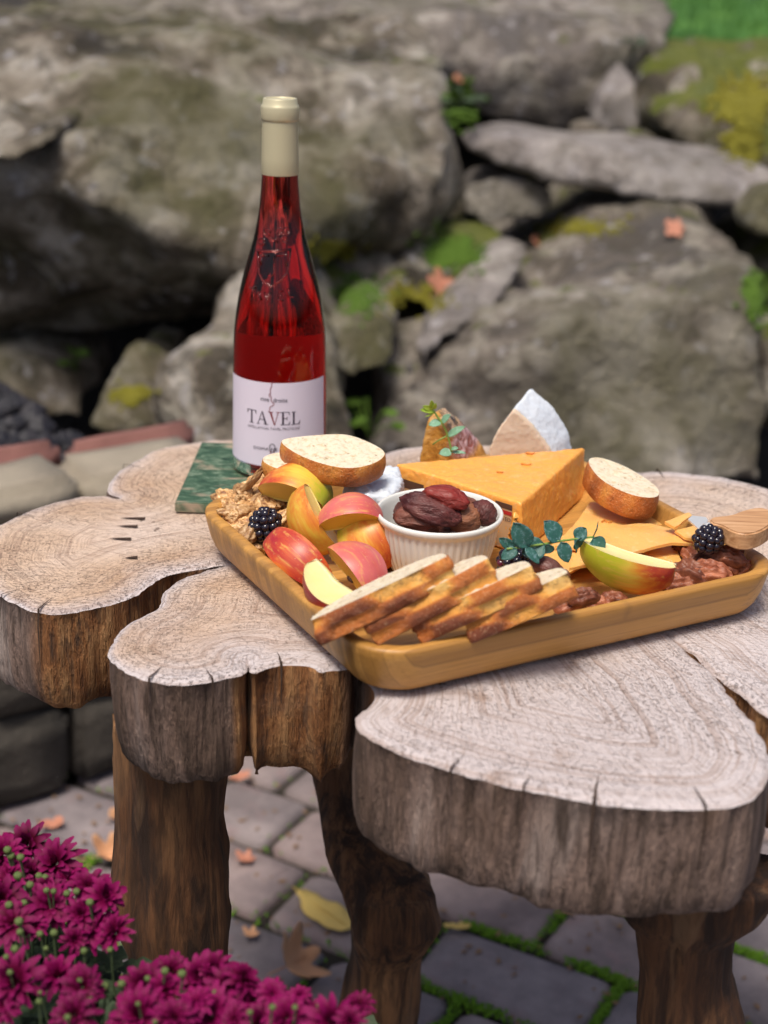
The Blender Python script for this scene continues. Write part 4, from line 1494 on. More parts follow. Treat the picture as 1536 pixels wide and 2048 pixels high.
# ================================================================== RAMEKIN AND DRIED FRUIT
def at(u, v, z):                         # heights below are measured from a tray 8 mm taller
    return _at0(u, v, z - .008)
rc = at(879, 1020, .6675)
RZ = FLOOR + .0003
ram = thing('ramekin', 'white fluted ramekin full of dried fruit', 'ramekin', (rc.x, rc.y, RZ))
Rr = 128.5 * mpp(rc)
hr = rc.z - RZ
V, F = [], []
prof = [(.0001, .0004), (.72, .0), (.745, .0008), (.775, .004), (.84, .012), (.895, .022), (.925, .031), (.935, .0355), (.94, .0372), (.985, .0395), (1.0, .0415), (.998, .0432), (.98, .0442), (.955, .0442), (.935, .043), (.92, .040), (.90, .032), (.86, .018), (.78, .007), (.70, .005), (.0001, .005)]
seg = 192
for r_, z in prof:
    fl = 0
    z2 = z * hr / .0442
    if .003 < z < .0358 and r_ < .9351 and prof.index((r_, z)) < 8:
        fl = 1
    for k in range(seg):
        th = 2 * math.pi * k / seg
        rr_ = r_ * Rr - (fl * .0011 * (1 - abs(math.sin(th * 24)) ** .6) if fl else 0)
        V.append(Vector((rr_ * math.cos(th), rr_ * math.sin(th), z2)))
for l in range(len(prof) - 1):
    for k in range(seg):
        F.append((l * seg + k, l * seg + (k + 1) % seg, (l + 1) * seg + (k + 1) % seg, (l + 1) * seg + k))
dish = mesh('dish', V, F, CERAM, ram)

def lump(name, a, b, c, seed, m, sub=4, wr=.16, fr=1.4, label=None, cat=None, group=None, stretch=1.):
    bm = bmesh.new()
    bmesh.ops.create_icosphere(bm, subdivisions=sub, radius=1)
    for v in bm.verts:
        p = v.co.copy()
        q = Vector((p.x * stretch, p.y, p.z)) * fr + Vector((seed * 3.7, seed, 0))
        d = 1 + wr * mnoise.noise(q) + wr * .55 * (1 - 2 * abs(mnoise.noise(Vector((q.x * .8, q.y * 2.3, q.z * 2.3))))) + wr * .25 * mnoise.noise(q * 4.5)
        v.co = Vector((p.x * a * d, p.y * b * d, p.z * c * d))
    return from_bm(name, bm, m)
def place(o, p, x, z):
    o.matrix_basis = frame(Vector(x), Vector(z), p)
    return o
fig = [
    ('long wrinkled dark dried fruit lying across the middle of the ramekin', 862, 1019, .672, .021, .0095, .0085, (.92, -.25, -.25), (.1, -.4, .9), 0),
    ('glossy red dried fruit lying on top of the heap in the ramekin', 892, 996, .680, .0155, .0085, .0075, (.95, -.2, -.2), (0, -.5, .85), .15),
    ('flat brown dried fruit at the front left of the ramekin', 838, 1036, .664, .0165, .010, .0085, (.98, .0, -.05), (0, -.5, .85), .3),
    ('round tan dried fruit at the front right of the ramekin', 930, 1037, .664, .0108, .010, .009, (.9, .1, .2), (0, -.4, .9), 1.),
    ('purple dried fruit against the right wall of the ramekin', 966, 1026, .667, .0085, .0095, .0085, (.5, .6, .2), (.2, -.4, .9), .05),
    ('dark dried fruit half hidden at the left of the ramekin', 822, 1022, .664, .012, .010, .008, (.5, .7, .1), (-.2, -.4, .9), .1),
    ('brown dried fruit tucked in the middle under the red one', 918, 1012, .668, .013, .010, .008, (.8, .5, .0), (0, -.2, .9), .5),
]
for i, (lb, u, v, z, a, b, c, xx, zz, tn) in enumerate(fig):
    o = lump('dried_fruit', a, b, c, i + 1, DRIED, 4, .20, 1.5, stretch=.6)
    o['tan'] = float(tn)
    o['red_tint'] = float(i == 1)
    place(o, at(u, v, z), xx, zz)
    tag(o, lb, 'dried fruit', 'dried fruit in the ramekin')
for i in range(6):                          # the heap underneath
    a = i * 1.05
    o = lump('dried_fruit', .014, .010, .008, 20 + i, DRIED, 3, .2, 1.5)
    o['tan'] = .2
    place(o, Vector((rc.x + math.cos(a) * .019, rc.y + math.sin(a) * .019, RZ + .022)), (math.cos(a + 1.5), math.sin(a + 1.5), .1), (0, 0, 1))
    tag(o, 'dark dried fruit buried in the lower layer of the heap inside the ramekin', 'dried fruit', 'dried fruit in the ramekin')

# ================================================================== APPLE SLICES
def apple(label, u, v, z, axis, outd, Rm=.036, half=38, red=.25, grad=0., lz=1.0, rx=1., face=None, deep_yellow=.3, pink=0.):
    A = math.radians(half)
    nt, npz, nr = 26, 14, 8
    def prof_(t):
        s = max(0., math.sin(t)) ** 1.2
        return Rm * s * (1 + .06 * math.cos(t)) * rx, Rm * .93 * lz * math.cos(t) * (1 - .30 * math.exp(-(s / .33) ** 2))
    t_ = thing('apple_slice', label, 'apple slice', group='apple slices on the tray')
    V, F = [], []
    for i in range(nt + 1):
        th = math.pi * i / nt
        r_, zz = prof_(th)
        for j in range(npz + 1):
            ph = -A + 2 * A * j / npz
            V.append(Vector((r_ * math.cos(ph), r_ * math.sin(ph), zz)))
    w_ = npz + 1
    for i in range(nt):
        for j in range(npz):
            F.append((i * w_ + j, i * w_ + j + 1, (i + 1) * w_ + j + 1, (i + 1) * w_ + j)[::-1])
    off = Vector((-.60 * Rm, 0, 0))
    sk = mesh('skin', [p + off for p in V], F, ASKIN, t_)
    sk['red'] = float(red)
    sk['grad'] = float(grad)
    sk['pink'] = float(pink)
    V, F = [], []
    for side in (-1, 1):
        st = len(V)
        for i in range(nt + 1):
            th = math.pi * i / nt
            r_, zz = prof_(th)
            core = .10 * Rm + .10 * Rm * math.exp(-(math.cos(th) / .35) ** 2)
            zi = zz * .97
            for k in range(nr + 1):
                q = k / nr
                rr_ = min(core, r_) + (r_ - min(core, r_)) * q
                bulge = -.0012 * math.sin(math.pi * q) * math.sin(th)
                ph = side * A
                V.append(Vector((rr_ * math.cos(ph), rr_ * math.sin(ph), zi + (zz - zi) * q)) + Vector((-math.sin(ph), math.cos(ph), 0)) * side * bulge)
        for i in range(nt):
            for k in range(nr):
                f = (st + i * (nr + 1) + k, st + i * (nr + 1) + k + 1, st + (i + 1) * (nr + 1) + k + 1, st + (i + 1) * (nr + 1) + k)
                F.append(f if side > 0 else f[::-1])
    # the strip along the cut out core
    h2 = (nt + 1) * (nr + 1)
    for i in range(nt):
        a, b = i * (nr + 1), (i + 1) * (nr + 1)
        F.append((a, b, h2 + b, h2 + a))
    fl = mesh('flesh', [p + off for p in V], F, AFLESH, t_)
    fl['deep_yellow'] = float(deep_yellow)
    sdm = mesh('seed', *lathe([(1e-5, -.0035), (.0013, -.002), (.0017, 0), (.0009, .0025), (1e-5, .0038)], 8), DARKPL, t_)
    sdm.location = off + Vector((.24 * Rm * math.cos(A), .24 * Rm * math.sin(A), .002))
    zax = Vector(axis).normalized()
    xx = Vector(outd)
    if face:                               # the direction one cut face looks to
        N_ = Vector(face)
        N_ = (N_ - zax * N_.dot(zax)).normalized()
        c_ = [Matrix.Rotation(s_ * (A + math.pi / 2), 3, zax) @ N_ for s_ in (-1, 1)]
        xx = max(c_, key=lambda q: q.dot(Vector(outd)))
    xx = (xx - zax * xx.dot(zax)).normalized()
    yy = zax.cross(xx)
    p = at(u, v, z)
    t_.matrix_basis = Matrix(((xx.x, yy.x, zax.x, p.x), (xx.y, yy.y, zax.y, p.y), (xx.z, yy.z, zax.z, p.z), (0, 0, 0, 1)))
    return t_
apple('apple slice with red and lime skin lying on the walnuts at the back', 594, 965, .669, (.92, -.30, -.16), (.05, -.05, 1), .0340, 38, .12, -10, deep_yellow=.8)
apple('pointed orange apple slice standing on end beside the blackberry', 617, 1046, .654, (.52, -.36, -.78), (-.66, -.72, .1), .0335, 30, .10, -2, rx=.90, deep_yellow=.5)
apple('pink topped apple slice wedged against the left of the ramekin', 702, 1018, .668, (.95, .10, .02), (-.05, -.05, .98), .0295, 38, .30, rx=.95, deep_yellow=.9, pink=.7)
apple('orange apple slice standing under the pink topped one at the ramekin', 734, 1084, .646, (.50, -.30, -.70), (-.1, -.95, .25), .031, 38, .17, 8, deep_yellow=.7)
apple('deep red apple slice leaning on the left wall of the tray', 590, 1112, .646, (.76, -.58, -.40), (-.45, -.45, .70), .0325, 27, .36, -5, rx=.92, lz=1.15, deep_yellow=.6)
apple('pink apple slice with a thin yellow cut edge on its left', 718, 1126, .651, (.60, -.66, -.46), (.34, -.36, .85), .0325, 30, .34, 2, rx=.9, deep_yellow=.8, pink=.9)
apple('short apple slice showing its pale flesh beside the first bread slice', 650, 1192, .645, (.70, -.46, -.42), (-.70, -.55, -.45), .0275, 44, .46, face=(.34, -.42, .80), deep_yellow=.08)
apple('long yellow and red apple slice at the front of the cheese slices', 1240, 1152, .647, (.90, -.36, -.13), (-.28, -.86, -.34), .0430, 34, .00, 12, rx=.70, face=(.05, .12, 1), deep_yellow=.1)

# ================================================================== BREAD
def slab_piece(outline, nrm_, thick, m_top, m_side, names, parent, step=.004, bump_=.0006, bake=None, bulge=.0015, taper=.0, relief=None):
    """outline: 3d points on a plane with normal nrm_; the cut face on top, the sides below it"""
    nrm_ = Vector(nrm_).normalized()
    c = sum(outline, Vector()) / len(outline)
    ex = (outline[len(outline) // 2] - outline[0])
    ex = (ex - nrm_ * ex.dot(nrm_)).normalized()
    ey = nrm_.cross(ex)
    o2 = [Vector(((p - c).dot(ex), (p - c).dot(ey), 0)) for p in outline]
    if sum(a.x * b.y - a.y * b.x for a, b in zip(o2, o2[1:] + o2[:1])) < 0:
        o2 = o2[::-1]
    o2 = resample(chaikin(o2, 2), step)
    v, f = fill2d([(p.x, p.y) for p in o2], step, .3, 3)
    mt = frame(ex, nrm_, c - parent.location)
    nn = len(o2)
    V = []
    for i, p in enumerate(v):
        q = Vector((p.x, p.y, 0))
        V.append(Vector((p.x, p.y, (bump_ * 2.2 * fbm(q, 120, 3) + bump_ * fbm(q, 320, 2) if i >= nn else 0))))
    t = mesh(names[0], V, [tuple(g) for g in f], m_top, parent)
    t.matrix_basis = mt
    V, F, bk = [], [], []
    rows = ((0, 0), (.06, .4), (.25, 1), (.46, 1.3), (.56, 1.3), (.75, 1), (.94, .3), (1., -.4))
    for fr, b in rows:
        for i in range(nn):
            d = (o2[(i + 1) % nn] - o2[i - 1]).normalized()
            no = Vector((d.y, -d.x, 0))
            q = o2[i] * (1 - taper * fr) + no * (bulge * b + (.0007 * mnoise.noise(Vector((o2[i].x * 220, o2[i].y * 220, fr * 4))) if 0 < fr else 0) + (relief(o2[i], fr) if relief and 0 < fr < 1 else 0)) - Vector((0, 0, fr * thick))
            V.append(q)
            bk.append(bake(o2[i], fr) if bake else .5)
    for l in range(len(rows) - 1):
        for i in range(nn):
            F.append((l * nn + i, (l + 1) * nn + i, (l + 1) * nn + (i + 1) % nn, l * nn + (i + 1) % nn))
    st = (len(rows) - 1) * nn
    F.append(tuple(st + i for i in range(nn))[::-1])
    s = mesh(names[1], V, F, m_side, parent)
    a = s.data.attributes.new('bake', 'FLOAT', 'POINT')
    a.data.foreach_set('value', bk)
    s.matrix_basis = mt
    return t, s
def bread_px(label, pts, p0, nrm_, thick, bake, taper=0.):
    n_ = Vector(nrm_).normalized()
    o3 = [onplane(u, v, p0, n_) for u, v in pts]
    t = thing('bread_slice', label, 'bread', p0)
    slab_piece(o3, n_, thick, CRUMB, CRUST, ('crumb', 'crust'), t, .0035, .0007, bake, .001, taper)
    return t
pb = at(665, 905, .690)
bread_px('large oval bread slice propped up in front of the wine bottle', [(562, 881), (566, 890), (600, 912), (650, 930), (700, 938), (742, 930), (768, 915), (770, 902), (745, 887), (700, 869), (660, 868), (610, 872), (575, 876)], pb, (.04, -.16, 1), .016, lambda p, f: .40 + .25 * f + .2 * mnoise.noise(p * 60))
pb2 = at(570, 915, .681)
bread_px('smaller bread slice peeking out from under the large oval slice', [(524, 915), (528, 926), (560, 940), (610, 945), (640, 930), (620, 910), (580, 903), (545, 906)], pb2, (-.05, -.12, 1), .013, lambda p, f: .25 + .2 * f)
pb3 = at(1245, 958, .664)
bread_px('bread slice with a flour dusted crust leaning on the right rim of the tray', [(1176, 918), (1180, 934), (1204, 962), (1250, 986), (1290, 996), (1318, 994), (1319, 978), (1290, 955), (1250, 932), (1210, 917), (1190, 914)], pb3, (.18, -.05, 1), .0185, lambda p, f: .52 + .2 * mnoise.noise(p * 80))
# the row of overlapping slices along the front
BA = at(622, 1241, .655)
for k in range(4):
    sh_ = k * 1.0
    A_ = at((622, 728, 820, 925)[k], (1241, 1244, 1240, 1238)[k], (.662, .659, .658, .657)[k])
    B_ = at((893, 975, 1061, 1135)[k], (1113, 1117, 1132, 1146)[k], (.694, .692, .688, .683)[k])
    e1 = (B_ - A_)
    L = e1.length
    e1.normalize()
    nn_ = Vector((-.62, .14, .77))
    nn_ = (nn_ - e1 * nn_.dot(e1)).normalized()
    e2 = nn_.cross(e1)
    dpt = .036
    o3 = []
    for a, b in ((0, .02), (.0, 0), (.12, -.03), (.3, -.06), (.5, -.075), (.7, -.065), (.9, -.02), (1.0, 0), (1.0, .0), (1.005, .03), (1.02, .3), (1.0, .7), (.8, .95), (.5, 1.02), (.2, .75), (.03, .3)):
        o3.append(A_ + e1 * (a * L) + e2 * (b * dpt))
    t = thing('bread_slice', ('first bread slice of the front row, at the tray corner', 'second bread slice of the front row, behind the first', 'third bread slice of the front row, next to last', 'last bread slice of the front row, nearest the yellow apple slice')[k], 'bread', A_, 'bread slices fanned along the front of the tray')
    def cell_(p, f, L=L, k=k):               # raised and sunk squares of the scored crust
        return .5 + .5 * math.tanh(2.6 * math.sin(math.pi * ((p.x / L + .5) * 2.7 + .45 * k + (1. if f > .51 else 0)) + .9 * mnoise.noise(Vector((p.x * 90, f * 3, k)))))
    def bake(p, f, L=L, k=k):
        return -.07 + .50 * cell_(p, f) + .34 * (.5 - p.x / L) + .22 * f
    def relief(p, f, k=k):
        return .0021 * (cell_(p, f) - .5) + .0016 * mnoise.noise(Vector((p.x * 70, f * 5, k * 3)))
    slab_piece(o3, nn_, .0165, CRUMB, CRUST, ('crumb', 'crust'), t, .0026, .0007, bake, .0006, .0, relief)

# ================================================================== CHEESE
def solid(name, verts, faces, m, parent, bev=.0015, vox=None, amp=0., fq=60):
    bm = bmesh.new()
    vv = [bm.verts.new(v) for v in verts]
    for f in faces:
        bm.faces.new([vv[i] for i in f])
    bmesh.ops.recalc_face_normals(bm, faces=bm.faces[:])
    bmesh.ops.bevel(bm, geom=bm.edges[:] + bm.verts[:], offset=bev, segments=3, affect='EDGES', profile=.6)
    if vox:
        bm = remeshed(bm, vox, 1)
        for v in bm.verts:
            v.co += v.normal * amp * (fbm(v.co, fq, 3) + .5 * fbm(v.co, fq * 4, 2))
    return from_bm(name, bm, m, parent)
def prism(top, bot):
    n_ = len(top)
    f = [tuple(range(n_)), tuple(range(n_, 2 * n_))[::-1]] + [(i, n_ + i, n_ + (i + 1) % n_, (i + 1) % n_) for i in range(n_)]
    return list(top) + list(bot), f
ZC = FLOOR + .0402 + .008
T1, T2, T3 = at(790, 927, ZC), at(1170, 894, ZC), at(1043, 1006, ZC)
ched = thing('cheddar_wedge', 'large orange cheddar wedge behind the ramekin', 'cheese', (T1 + T2 + T3) / 3 - Vector((0, 0, .04)))
O = ched.location
dz = Vector((0, 0, -.0398))
V, F = prism([T1 - O, T3 - O, T2 - O], [T1 + dz - O, T3 + dz + Vector((.002, -.004, 0)) - O, T2 + dz + Vector((.004, -.002, 0)) - O])
cb = solid('wedge', V, F, CHED, ched, .0018, .0014, .0006, 90)
# nicks in the cut faces
CNICK = simple('cheddar_shade', (.70, .25, .03), .5)
for u, v, s_ in ((1052, 929, .0045), (1060, 907, .004), (1000, 945, .003)):
    p = at(u, v, ZC + .0002) - O
    V, F = lathe([(.0001, -.001), (s_ * .5, -.0004), (s_ * .9, .0004), (s_, .0007)], 10)
    nk = mesh('nick', [Vector((a.x, a.y * .45, a.z)) for a in V], F, CNICK, ched)
    nk.location = p
# printed wrapper left on the two ends of the front face
e = (T3 - T1).normalized()
nf = Vector((e.y, -e.x, 0)) * -1
if nf.y > 0: nf = -nf
def plate(a0, a1, z0, z1, m, name, parent, lift):
    a, b = T1 + e * a0 - O, T1 + e * a1 - O
    V = [a + Vector((0, 0, z0)) + nf * lift, b + Vector((0, 0, z0)) + nf * lift, b + Vector((0, 0, z1)) + nf * lift, a + Vector((0, 0, z1)) + nf * lift]
    return mesh(name, V, [(0, 1, 2, 3)], m, parent, False)
LL = (T3 - T1).length
wr = plate(LL - .022, LL - .007, -.038, -.0035, WGOLD, 'wrapper', ched, .0011)
plate(LL - .022, LL - .007, -.0075, -.0035, DARKPL, 'wrapper_band', wr, .0014)
plate(LL - .022, LL - .007, -.0118, -.0088, WRED, 'wrapper_stripe', wr, .0014)
cu = bpy.data.curves.new('t', 'FONT'); cu.body = 'TED'; cu.size = .0042; cu.align_x = 'RIGHT'
ob = bpy.data.objects.new('t', cu); C.objects.link(ob)
me = bpy.data.meshes.new_from_object(ob.evaluated_get(bpy.context.evaluated_depsgraph_get()))
bpy.data.objects.remove(ob)
base = T1 + e * (LL - .0075) - O + nf * .0016
for v_ in me.vertices:
    v_.co = base + e * v_.co.x + Vector((0, 0, -.0165 + v_.co.y))
me.materials.clear(); me.materials.append(INK)
link_mesh('wrapper_lettering', me, wr)
w2 = plate(.003, .030, -.016, -.0095, DARKPL, 'wrapper', ched, .0012)
plate(.001, .026, -.026, -.0165, WGOLD, 'wrapper_band', w2, .0013)
plate(.001, .020, -.030, -.0265, WRED, 'wrapper_stripe', w2, .0013)
# curl of cheese on the front edge
V, F = tube([T3 - O + nf * .003 + Vector((-.003, -.001, -.006 - i * .0035 * 1)) + e * (.002 * math.sin(i)) for i in range(7)], [.0012, .0022, .0024, .0022, .0022, .002, .001], 8)
mesh('curl', V, F, CHED, ched)

# brie wedge standing on its cut side
br = thing('brie_wedge', 'brie wedge with downy white rind standing behind the cheddar', 'cheese', aty(1050, 930, 1.158))
O = br.location
YB = 1.158
fr_ = [aty(u, v, YB) - O for u, v in ((972, 960), (977, 900), (984, 880), (1000, 852), (1026, 818), (1062, 852), (1098, 898), (1118, 960))]
bk_ = [aty(u, v, YB + .028) - O for u, v in ((1010, 955), (1012, 880), (1018, 850), (1040, 805), (1062, 774), (1108, 812), (1138, 862), (1158, 955))]
V, F = prism(fr_, bk_)
solid('paste', [fr_[i] for i in range(8)] + [f_.lerp(b_, .12) for f_, b_ in zip(fr_, bk_)], prism(fr_, bk_)[1], PASTE, br, .0009, .0013, .0005, 90)
solid('rind', [f_.lerp(b_, .10) for f_, b_ in zip(fr_, bk_)] + bk_, prism(fr_, bk_)[1], RIND, br, .0018, .0013, .0005, 80)

# white rinded cheese low behind the apple slices
P_ = [at(u, v, .664) for u, v in ((688, 962), (706, 936), (760, 926), (800, 930), (806, 962), (780, 990), (700, 992))]
wc = thing('soft_cheese', 'piece of crumpled white rinded soft cheese beside the cheddar tip', 'cheese', (P_[0] + P_[3]) / 2 - Vector((0, 0, .04)))
O = wc.location
V, F = prism([p - O for p in P_], [Vector((p.x, p.y, FLOOR + .001)) - O for p in P_])
solid('rind', V, F, RIND, wc, .004, .0016, .0022, 90)

# amber wedge with the glossy plum patch
YA = 1.14
am = thing('glazed_wedge', 'glossy amber wedge with dark and plum patches behind the cheddar', 'cheese', aty(905, 930, YA))
O = am.location
fr_ = [aty(u, v, YA - .004) - O for u, v in ((834, 960), (838, 915), (846, 872), (856, 838), (870, 822), (893, 840), (905, 900), (910, 960))]
rt_ = [aty(u, v, YA + .030) - O for u, v in ((862, 955), (864, 905), (868, 862), (874, 830), (886, 812), (918, 836), (962, 880), (1000, 955))]
V, F = prism(fr_, rt_)
ao = solid('wedge', V, F, AMBER, am, .003, .0016, .0008, 70)
dk, pl = [], []
pd, pp = aty(905, 838, YA + .01) - O, aty(930, 885, YA + .01) - O
for v_ in ao.data.vertices:
    q = CAM + (v_.co + O - CAM)
    dk.append(max(0, 1 - (Vector((v_.co.x, 0, v_.co.z)) - Vector((pd.x, 0, pd.z))).length / .0125) ** .4)
    pl.append(min(1, max(0, (1 - (Vector((v_.co.x, 0, v_.co.z)) - Vector((pp.x, 0, pp.z))).length / .016)) * 2.5))
for nm, dat in (('dark', dk), ('plum', pl)):
    a = ao.data.attributes.new(nm, 'FLOAT', 'POINT')
    a.data.foreach_set('value', dat)

# thin cheese slices fanned out on the right
def cslice(label, pts, zs, thick=.0017, bend=0., hole=None):
    P_ = [at(u, v, zs(u, v)) for u, v in pts]
    c = sum(P_, Vector()) / len(P_)
    # best plane through the corners
    nn_ = Vector()
    for a, b in zip(P_, P_[1:] + P_[:1]):
        nn_ += (a - c).cross(b - c)
    nn_.normalize()
    if nn_.z < 0: nn_ = -nn_
    ex = (P_[1] - P_[0]); ex = (ex - nn_ * ex.dot(nn_)).normalized(); ey = nn_.cross(ex)
    o2 = [Vector(((p - c).dot(ex), (p - c).dot(ey), 0)) for p in P_]
    if sum(a.x * b.y - a.y * b.x for a, b in zip(o2, o2[1:] + o2[:1])) < 0: o2 = o2[::-1]
    o2 = resample(o2, .003)
    o2 = [p + Vector((mnoise.noise(p * 160), mnoise.noise(p * 160 + Vector((9, 0, 0))), 0)) * .0006 for p in o2]
    v, f = fill2d([(p.x, p.y) for p in o2], .004, .2, 3)
    nv, no = len(v), len(o2)
    def hz(p): return .0012 * mnoise.noise(Vector((p.x, p.y, 0)) * 45) + bend * p.x * p.x
    V = [Vector((p.x, p.y, hz(p))) for p in v] + [Vector((p.x, p.y, hz(p) - thick)) for p in v]
    F = []
    for g in f:
        if hole:
            q = sum((Vector((v[i].x, v[i].y, 0)) for i in g), Vector()) / 3
            hq = at(hole[0], hole[1], zs(*hole)) - c
            if (q - Vector((hq.dot(ex), hq.dot(ey), 0))).length < .0042: continue
        F.append(tuple(g)); F.append(tuple(i + nv for i in g)[::-1])
    ed = {}
    for g in [tuple(q) for q in F if max(q) < nv]:
        for i in range(3):
            a, b = g[i], g[(i + 1) % 3]
            ed[(a, b)] = 1
    for (a, b) in list(ed):
        if (b, a) not in ed:
            F.append((b, a, a + nv, b + nv))
    o = mesh('cheese_slice', V, F, SLICE)
    o.matrix_basis = frame(ex, nn_, c)
    o.data.set_sharp_from_angle(angle=R(50))
    return tag(o, label, 'cheese slice', 'thin cheese slices on the right of the tray')
lin = lambda z0, su, sv: (lambda u, v: z0 + su * (u - 1250) + sv * (v - 1070))
cslice('cheese slice lying deepest, half under the flour dusted bread', [(1180, 1004), (1320, 1012), (1345, 1045), (1240, 1060), (1150, 1050)], lin(.634, 0, -.00003))
cslice('cheese slice with brown nicked holes beside the cheddar foot', [(1148, 1048), (1190, 1008), (1250, 1030), (1260, 1060), (1180, 1100), (1110, 1092)], lin(.636, 0, 0), hole=(1215, 1045))
cslice('cheese slice with ragged hole nearest the pecans', [(1255, 1128), (1268, 1095), (1345, 1074), (1368, 1135), (1330, 1165), (1262, 1152)], lin(.634, 0, -.00002), hole=(1281, 1111))
cslice('pale cheese slice tucked under the top one above the yellow apple', [(1180, 1130), (1210, 1100), (1280, 1096), (1258, 1140)], lin(.638, 0, -.0000))
cslice('cheese slice at the bottom left of the fan under the eucalyptus', [(1080, 1120), (1120, 1070), (1180, 1070), (1200, 1110), (1130, 1150), (1070, 1150)], lin(.632, 0, 0))
cslice('topmost broad cheese slice of the fan with a slanting front edge', [(1140, 1122), (1165, 1082), (1215, 1054), (1262, 1042), (1302, 1039), (1345, 1052), (1396, 1085), (1344, 1085), (1280, 1098), (1210, 1117)], lin(.6445, 0, -.00002), .0022, bend=-1.6)
cslice('upturned cheese sliver lying on the knife blade', [(1330, 1042), (1378, 1026), (1384, 1032), (1350, 1052)], lin(.652, 0, 0), .002)
cslice('translucent cheese sliver between the top slice and the blackberry', [(1350, 1060), (1392, 1052), (1406, 1066), (1390, 1078), (1368, 1072)], lin(.648, 0, 0), .002)

# knife
ZK = .671
kn = thing('cheese_knife', 'cheese knife with thick wooden handle resting on the right rim', 'knife', at(1420, 1042, ZK))
O = kn.location.copy()
hp = [(1419, 1039), (1424, 1033), (1462, 1030), (1482, 1021), (1512, 1014), (1534, 1016), (1550, 1026), (1549, 1042), (1530, 1058), (1505, 1067), (1482, 1067), (1460, 1060), (1444, 1050), (1424, 1046)]
o3 = [at(u, v, ZK) for u, v in hp]
bm = bmesh.new()
tv_ = [bm.verts.new(p - O) for p in chaikin(o3, 2)]
f_ = bm.faces.new(tv_)
ex_ = bmesh.ops.extrude_face_region(bm, geom=[f_])
for g in ex_['geom']:
    if isinstance(g, bmesh.types.BMVert):
        g.co.z -= .0125
bmesh.ops.recalc_face_normals(bm, faces=bm.faces[:])
bmesh.ops.bevel(bm, geom=[e_ for e_ in bm.edges if len(e_.link_faces) == 2 and e_.calc_face_angle() > 1], offset=.0012, segments=3, affect='EDGES')
hd = from_bm('handle', bm, HANDLE, kn)
hd.data.set_sharp_from_angle(angle=R(35))
kx = (at(1424, 1040, ZK) - at(1400, 1044, ZK)).normalized()
V, F = tube([at(1424, 1041, ZK) - O + Vector((0, 0, -.006)), at(1413, 1043, ZK) - O + Vector((0, 0, -.006))], .0046, 16)
mesh('ferrule', V, F, STEEL, kn)
P_ = [at(u, v, .6655) for u, v in ((1416, 1040), (1412, 1034), (1384, 1031), (1376, 1038), (1396, 1056), (1402, 1062), (1411, 1052))]
V, F = prism([p - O for p in P_], [p - O - Vector((0, 0, .0012)) for p in P_])
mesh('blade', V, F, STEEL, kn, False)

# ================================================================== BERRIES AND NUTS
bm = bmesh.new()
bmesh.ops.create_icosphere(bm, subdivisions=3, radius=1)
DM = bpy.data.meshes.new('drupelet')
bm.to_mesh(DM); bm.free()
DM.materials.append(DRUPE)
DM.polygons.foreach_set('use_smooth', [True] * len(DM.polygons))
DM2 = DM.copy(); DM2.materials.clear(); DM2.materials.append(DRUPER)
def berry(label, u, v, z, a, c, axis, n_, ruby=0., seed=1):
    rr = random.Random(seed)
    t = thing('blackberry', label, 'blackberry', (0, 0, 0))
    V, F = lathe([(1e-5, -c * .82), (a * .5, -c * .7), (a * .8, -c * .3), (a * .82, .1 * c), (a * .6, c * .6), (1e-5, c * .8)], 12)
    mesh('core', V, F, DRUPE, t)
    for i in range(n_):
        q = 1 - 2 * (i + .5) / n_
        th = i * 2.39996
        s_ = math.sqrt(1 - q * q)
        p = Vector((a * .84 * s_ * math.cos(th), a * .84 * s_ * math.sin(th), c * .86 * q))
        r_ = a * rr.uniform(.25, .31)
        d = link_mesh('drupelet', DM2 if rr.random() < ruby else DM, t)
        d.location = p
        d.scale = (r_, r_, r_ * rr.uniform(.95, 1.1))
    z_ = Vector(axis).normalized()
    t.matrix_basis = frame(z_.orthogonal(), z_, at(u, v, z))
    return t
berry('blackberry on the walnuts at the left of the tray', 530, 1050, .648, .0112, .0126, (.45, .1, 1), 46, 0, 1)
berry('blackberry between the pecans and the knife handle', 1417, 1079, .660, .0098, .0106, (.5, -.2, .6), 44, 0, 2)
berry('ruby tinged blackberry half hidden under the eucalyptus leaves', 1027, 1125, .648, .0105, .0115, (.6, -.5, .6), 44, .22, 3)

def nut_meshes():
    W, Pm = [], []
    for s in range(6):
        o = lump('walnut_piece', 1, .82, .76, s + 3, WALNUT, 4, .40, 1.7)
        W.append(o.data); bpy.data.objects.remove(o)
    for s in range(5):
        bm = bmesh.new()
        bmesh.ops.create_icosphere(bm, subdivisions=4, radius=1)
        for v in bm.verts:
            p = v.co.copy()
            end = (1 - .10 * p.x)
            z = p.z * (.58 if p.z > 0 else .25)
            y = p.y * .56 * end
            if p.z > -.1:
                z -= .30 * math.exp(-(p.y / .10) ** 2) * (1 - p.x * p.x)
                rib = math.sin(abs(p.y) * 11 + .9 * math.sin(p.x * 4 + s) + s)
                z += .10 * rib * (1 - p.x * p.x)
                z += .05 * math.sin(p.x * 13 + 3 * abs(p.y) + s)
                z += .035 * math.sin(p.x * 15 + 5 * p.y + s * 2)
            n1 = mnoise.noise(p * 2.2 + Vector((s * 4, 0, 0)))
            y *= 1 + .12 * n1
            z += .05 * mnoise.noise(p * 6 + Vector((0, s * 3, 0)))
            z += -.14 * p.x * p.x
            v.co = Vector((p.x, y, z))
        o = from_bm('pecan', bm, PECAN)
        Pm.append(o.data); bpy.data.objects.remove(o)
    return W, Pm
WM, PCM = nut_meshes()
def nut(me, name, p, s, x, z, label, cat, group):
    o = link_mesh(name, me)
    m_ = frame(Vector(x), Vector(z), p)
    o.matrix_basis = m_ @ Matrix.Diagonal((s[0], s[1], s[2], 1))
    return tag(o, label, cat, group)
rw = random.Random(21)
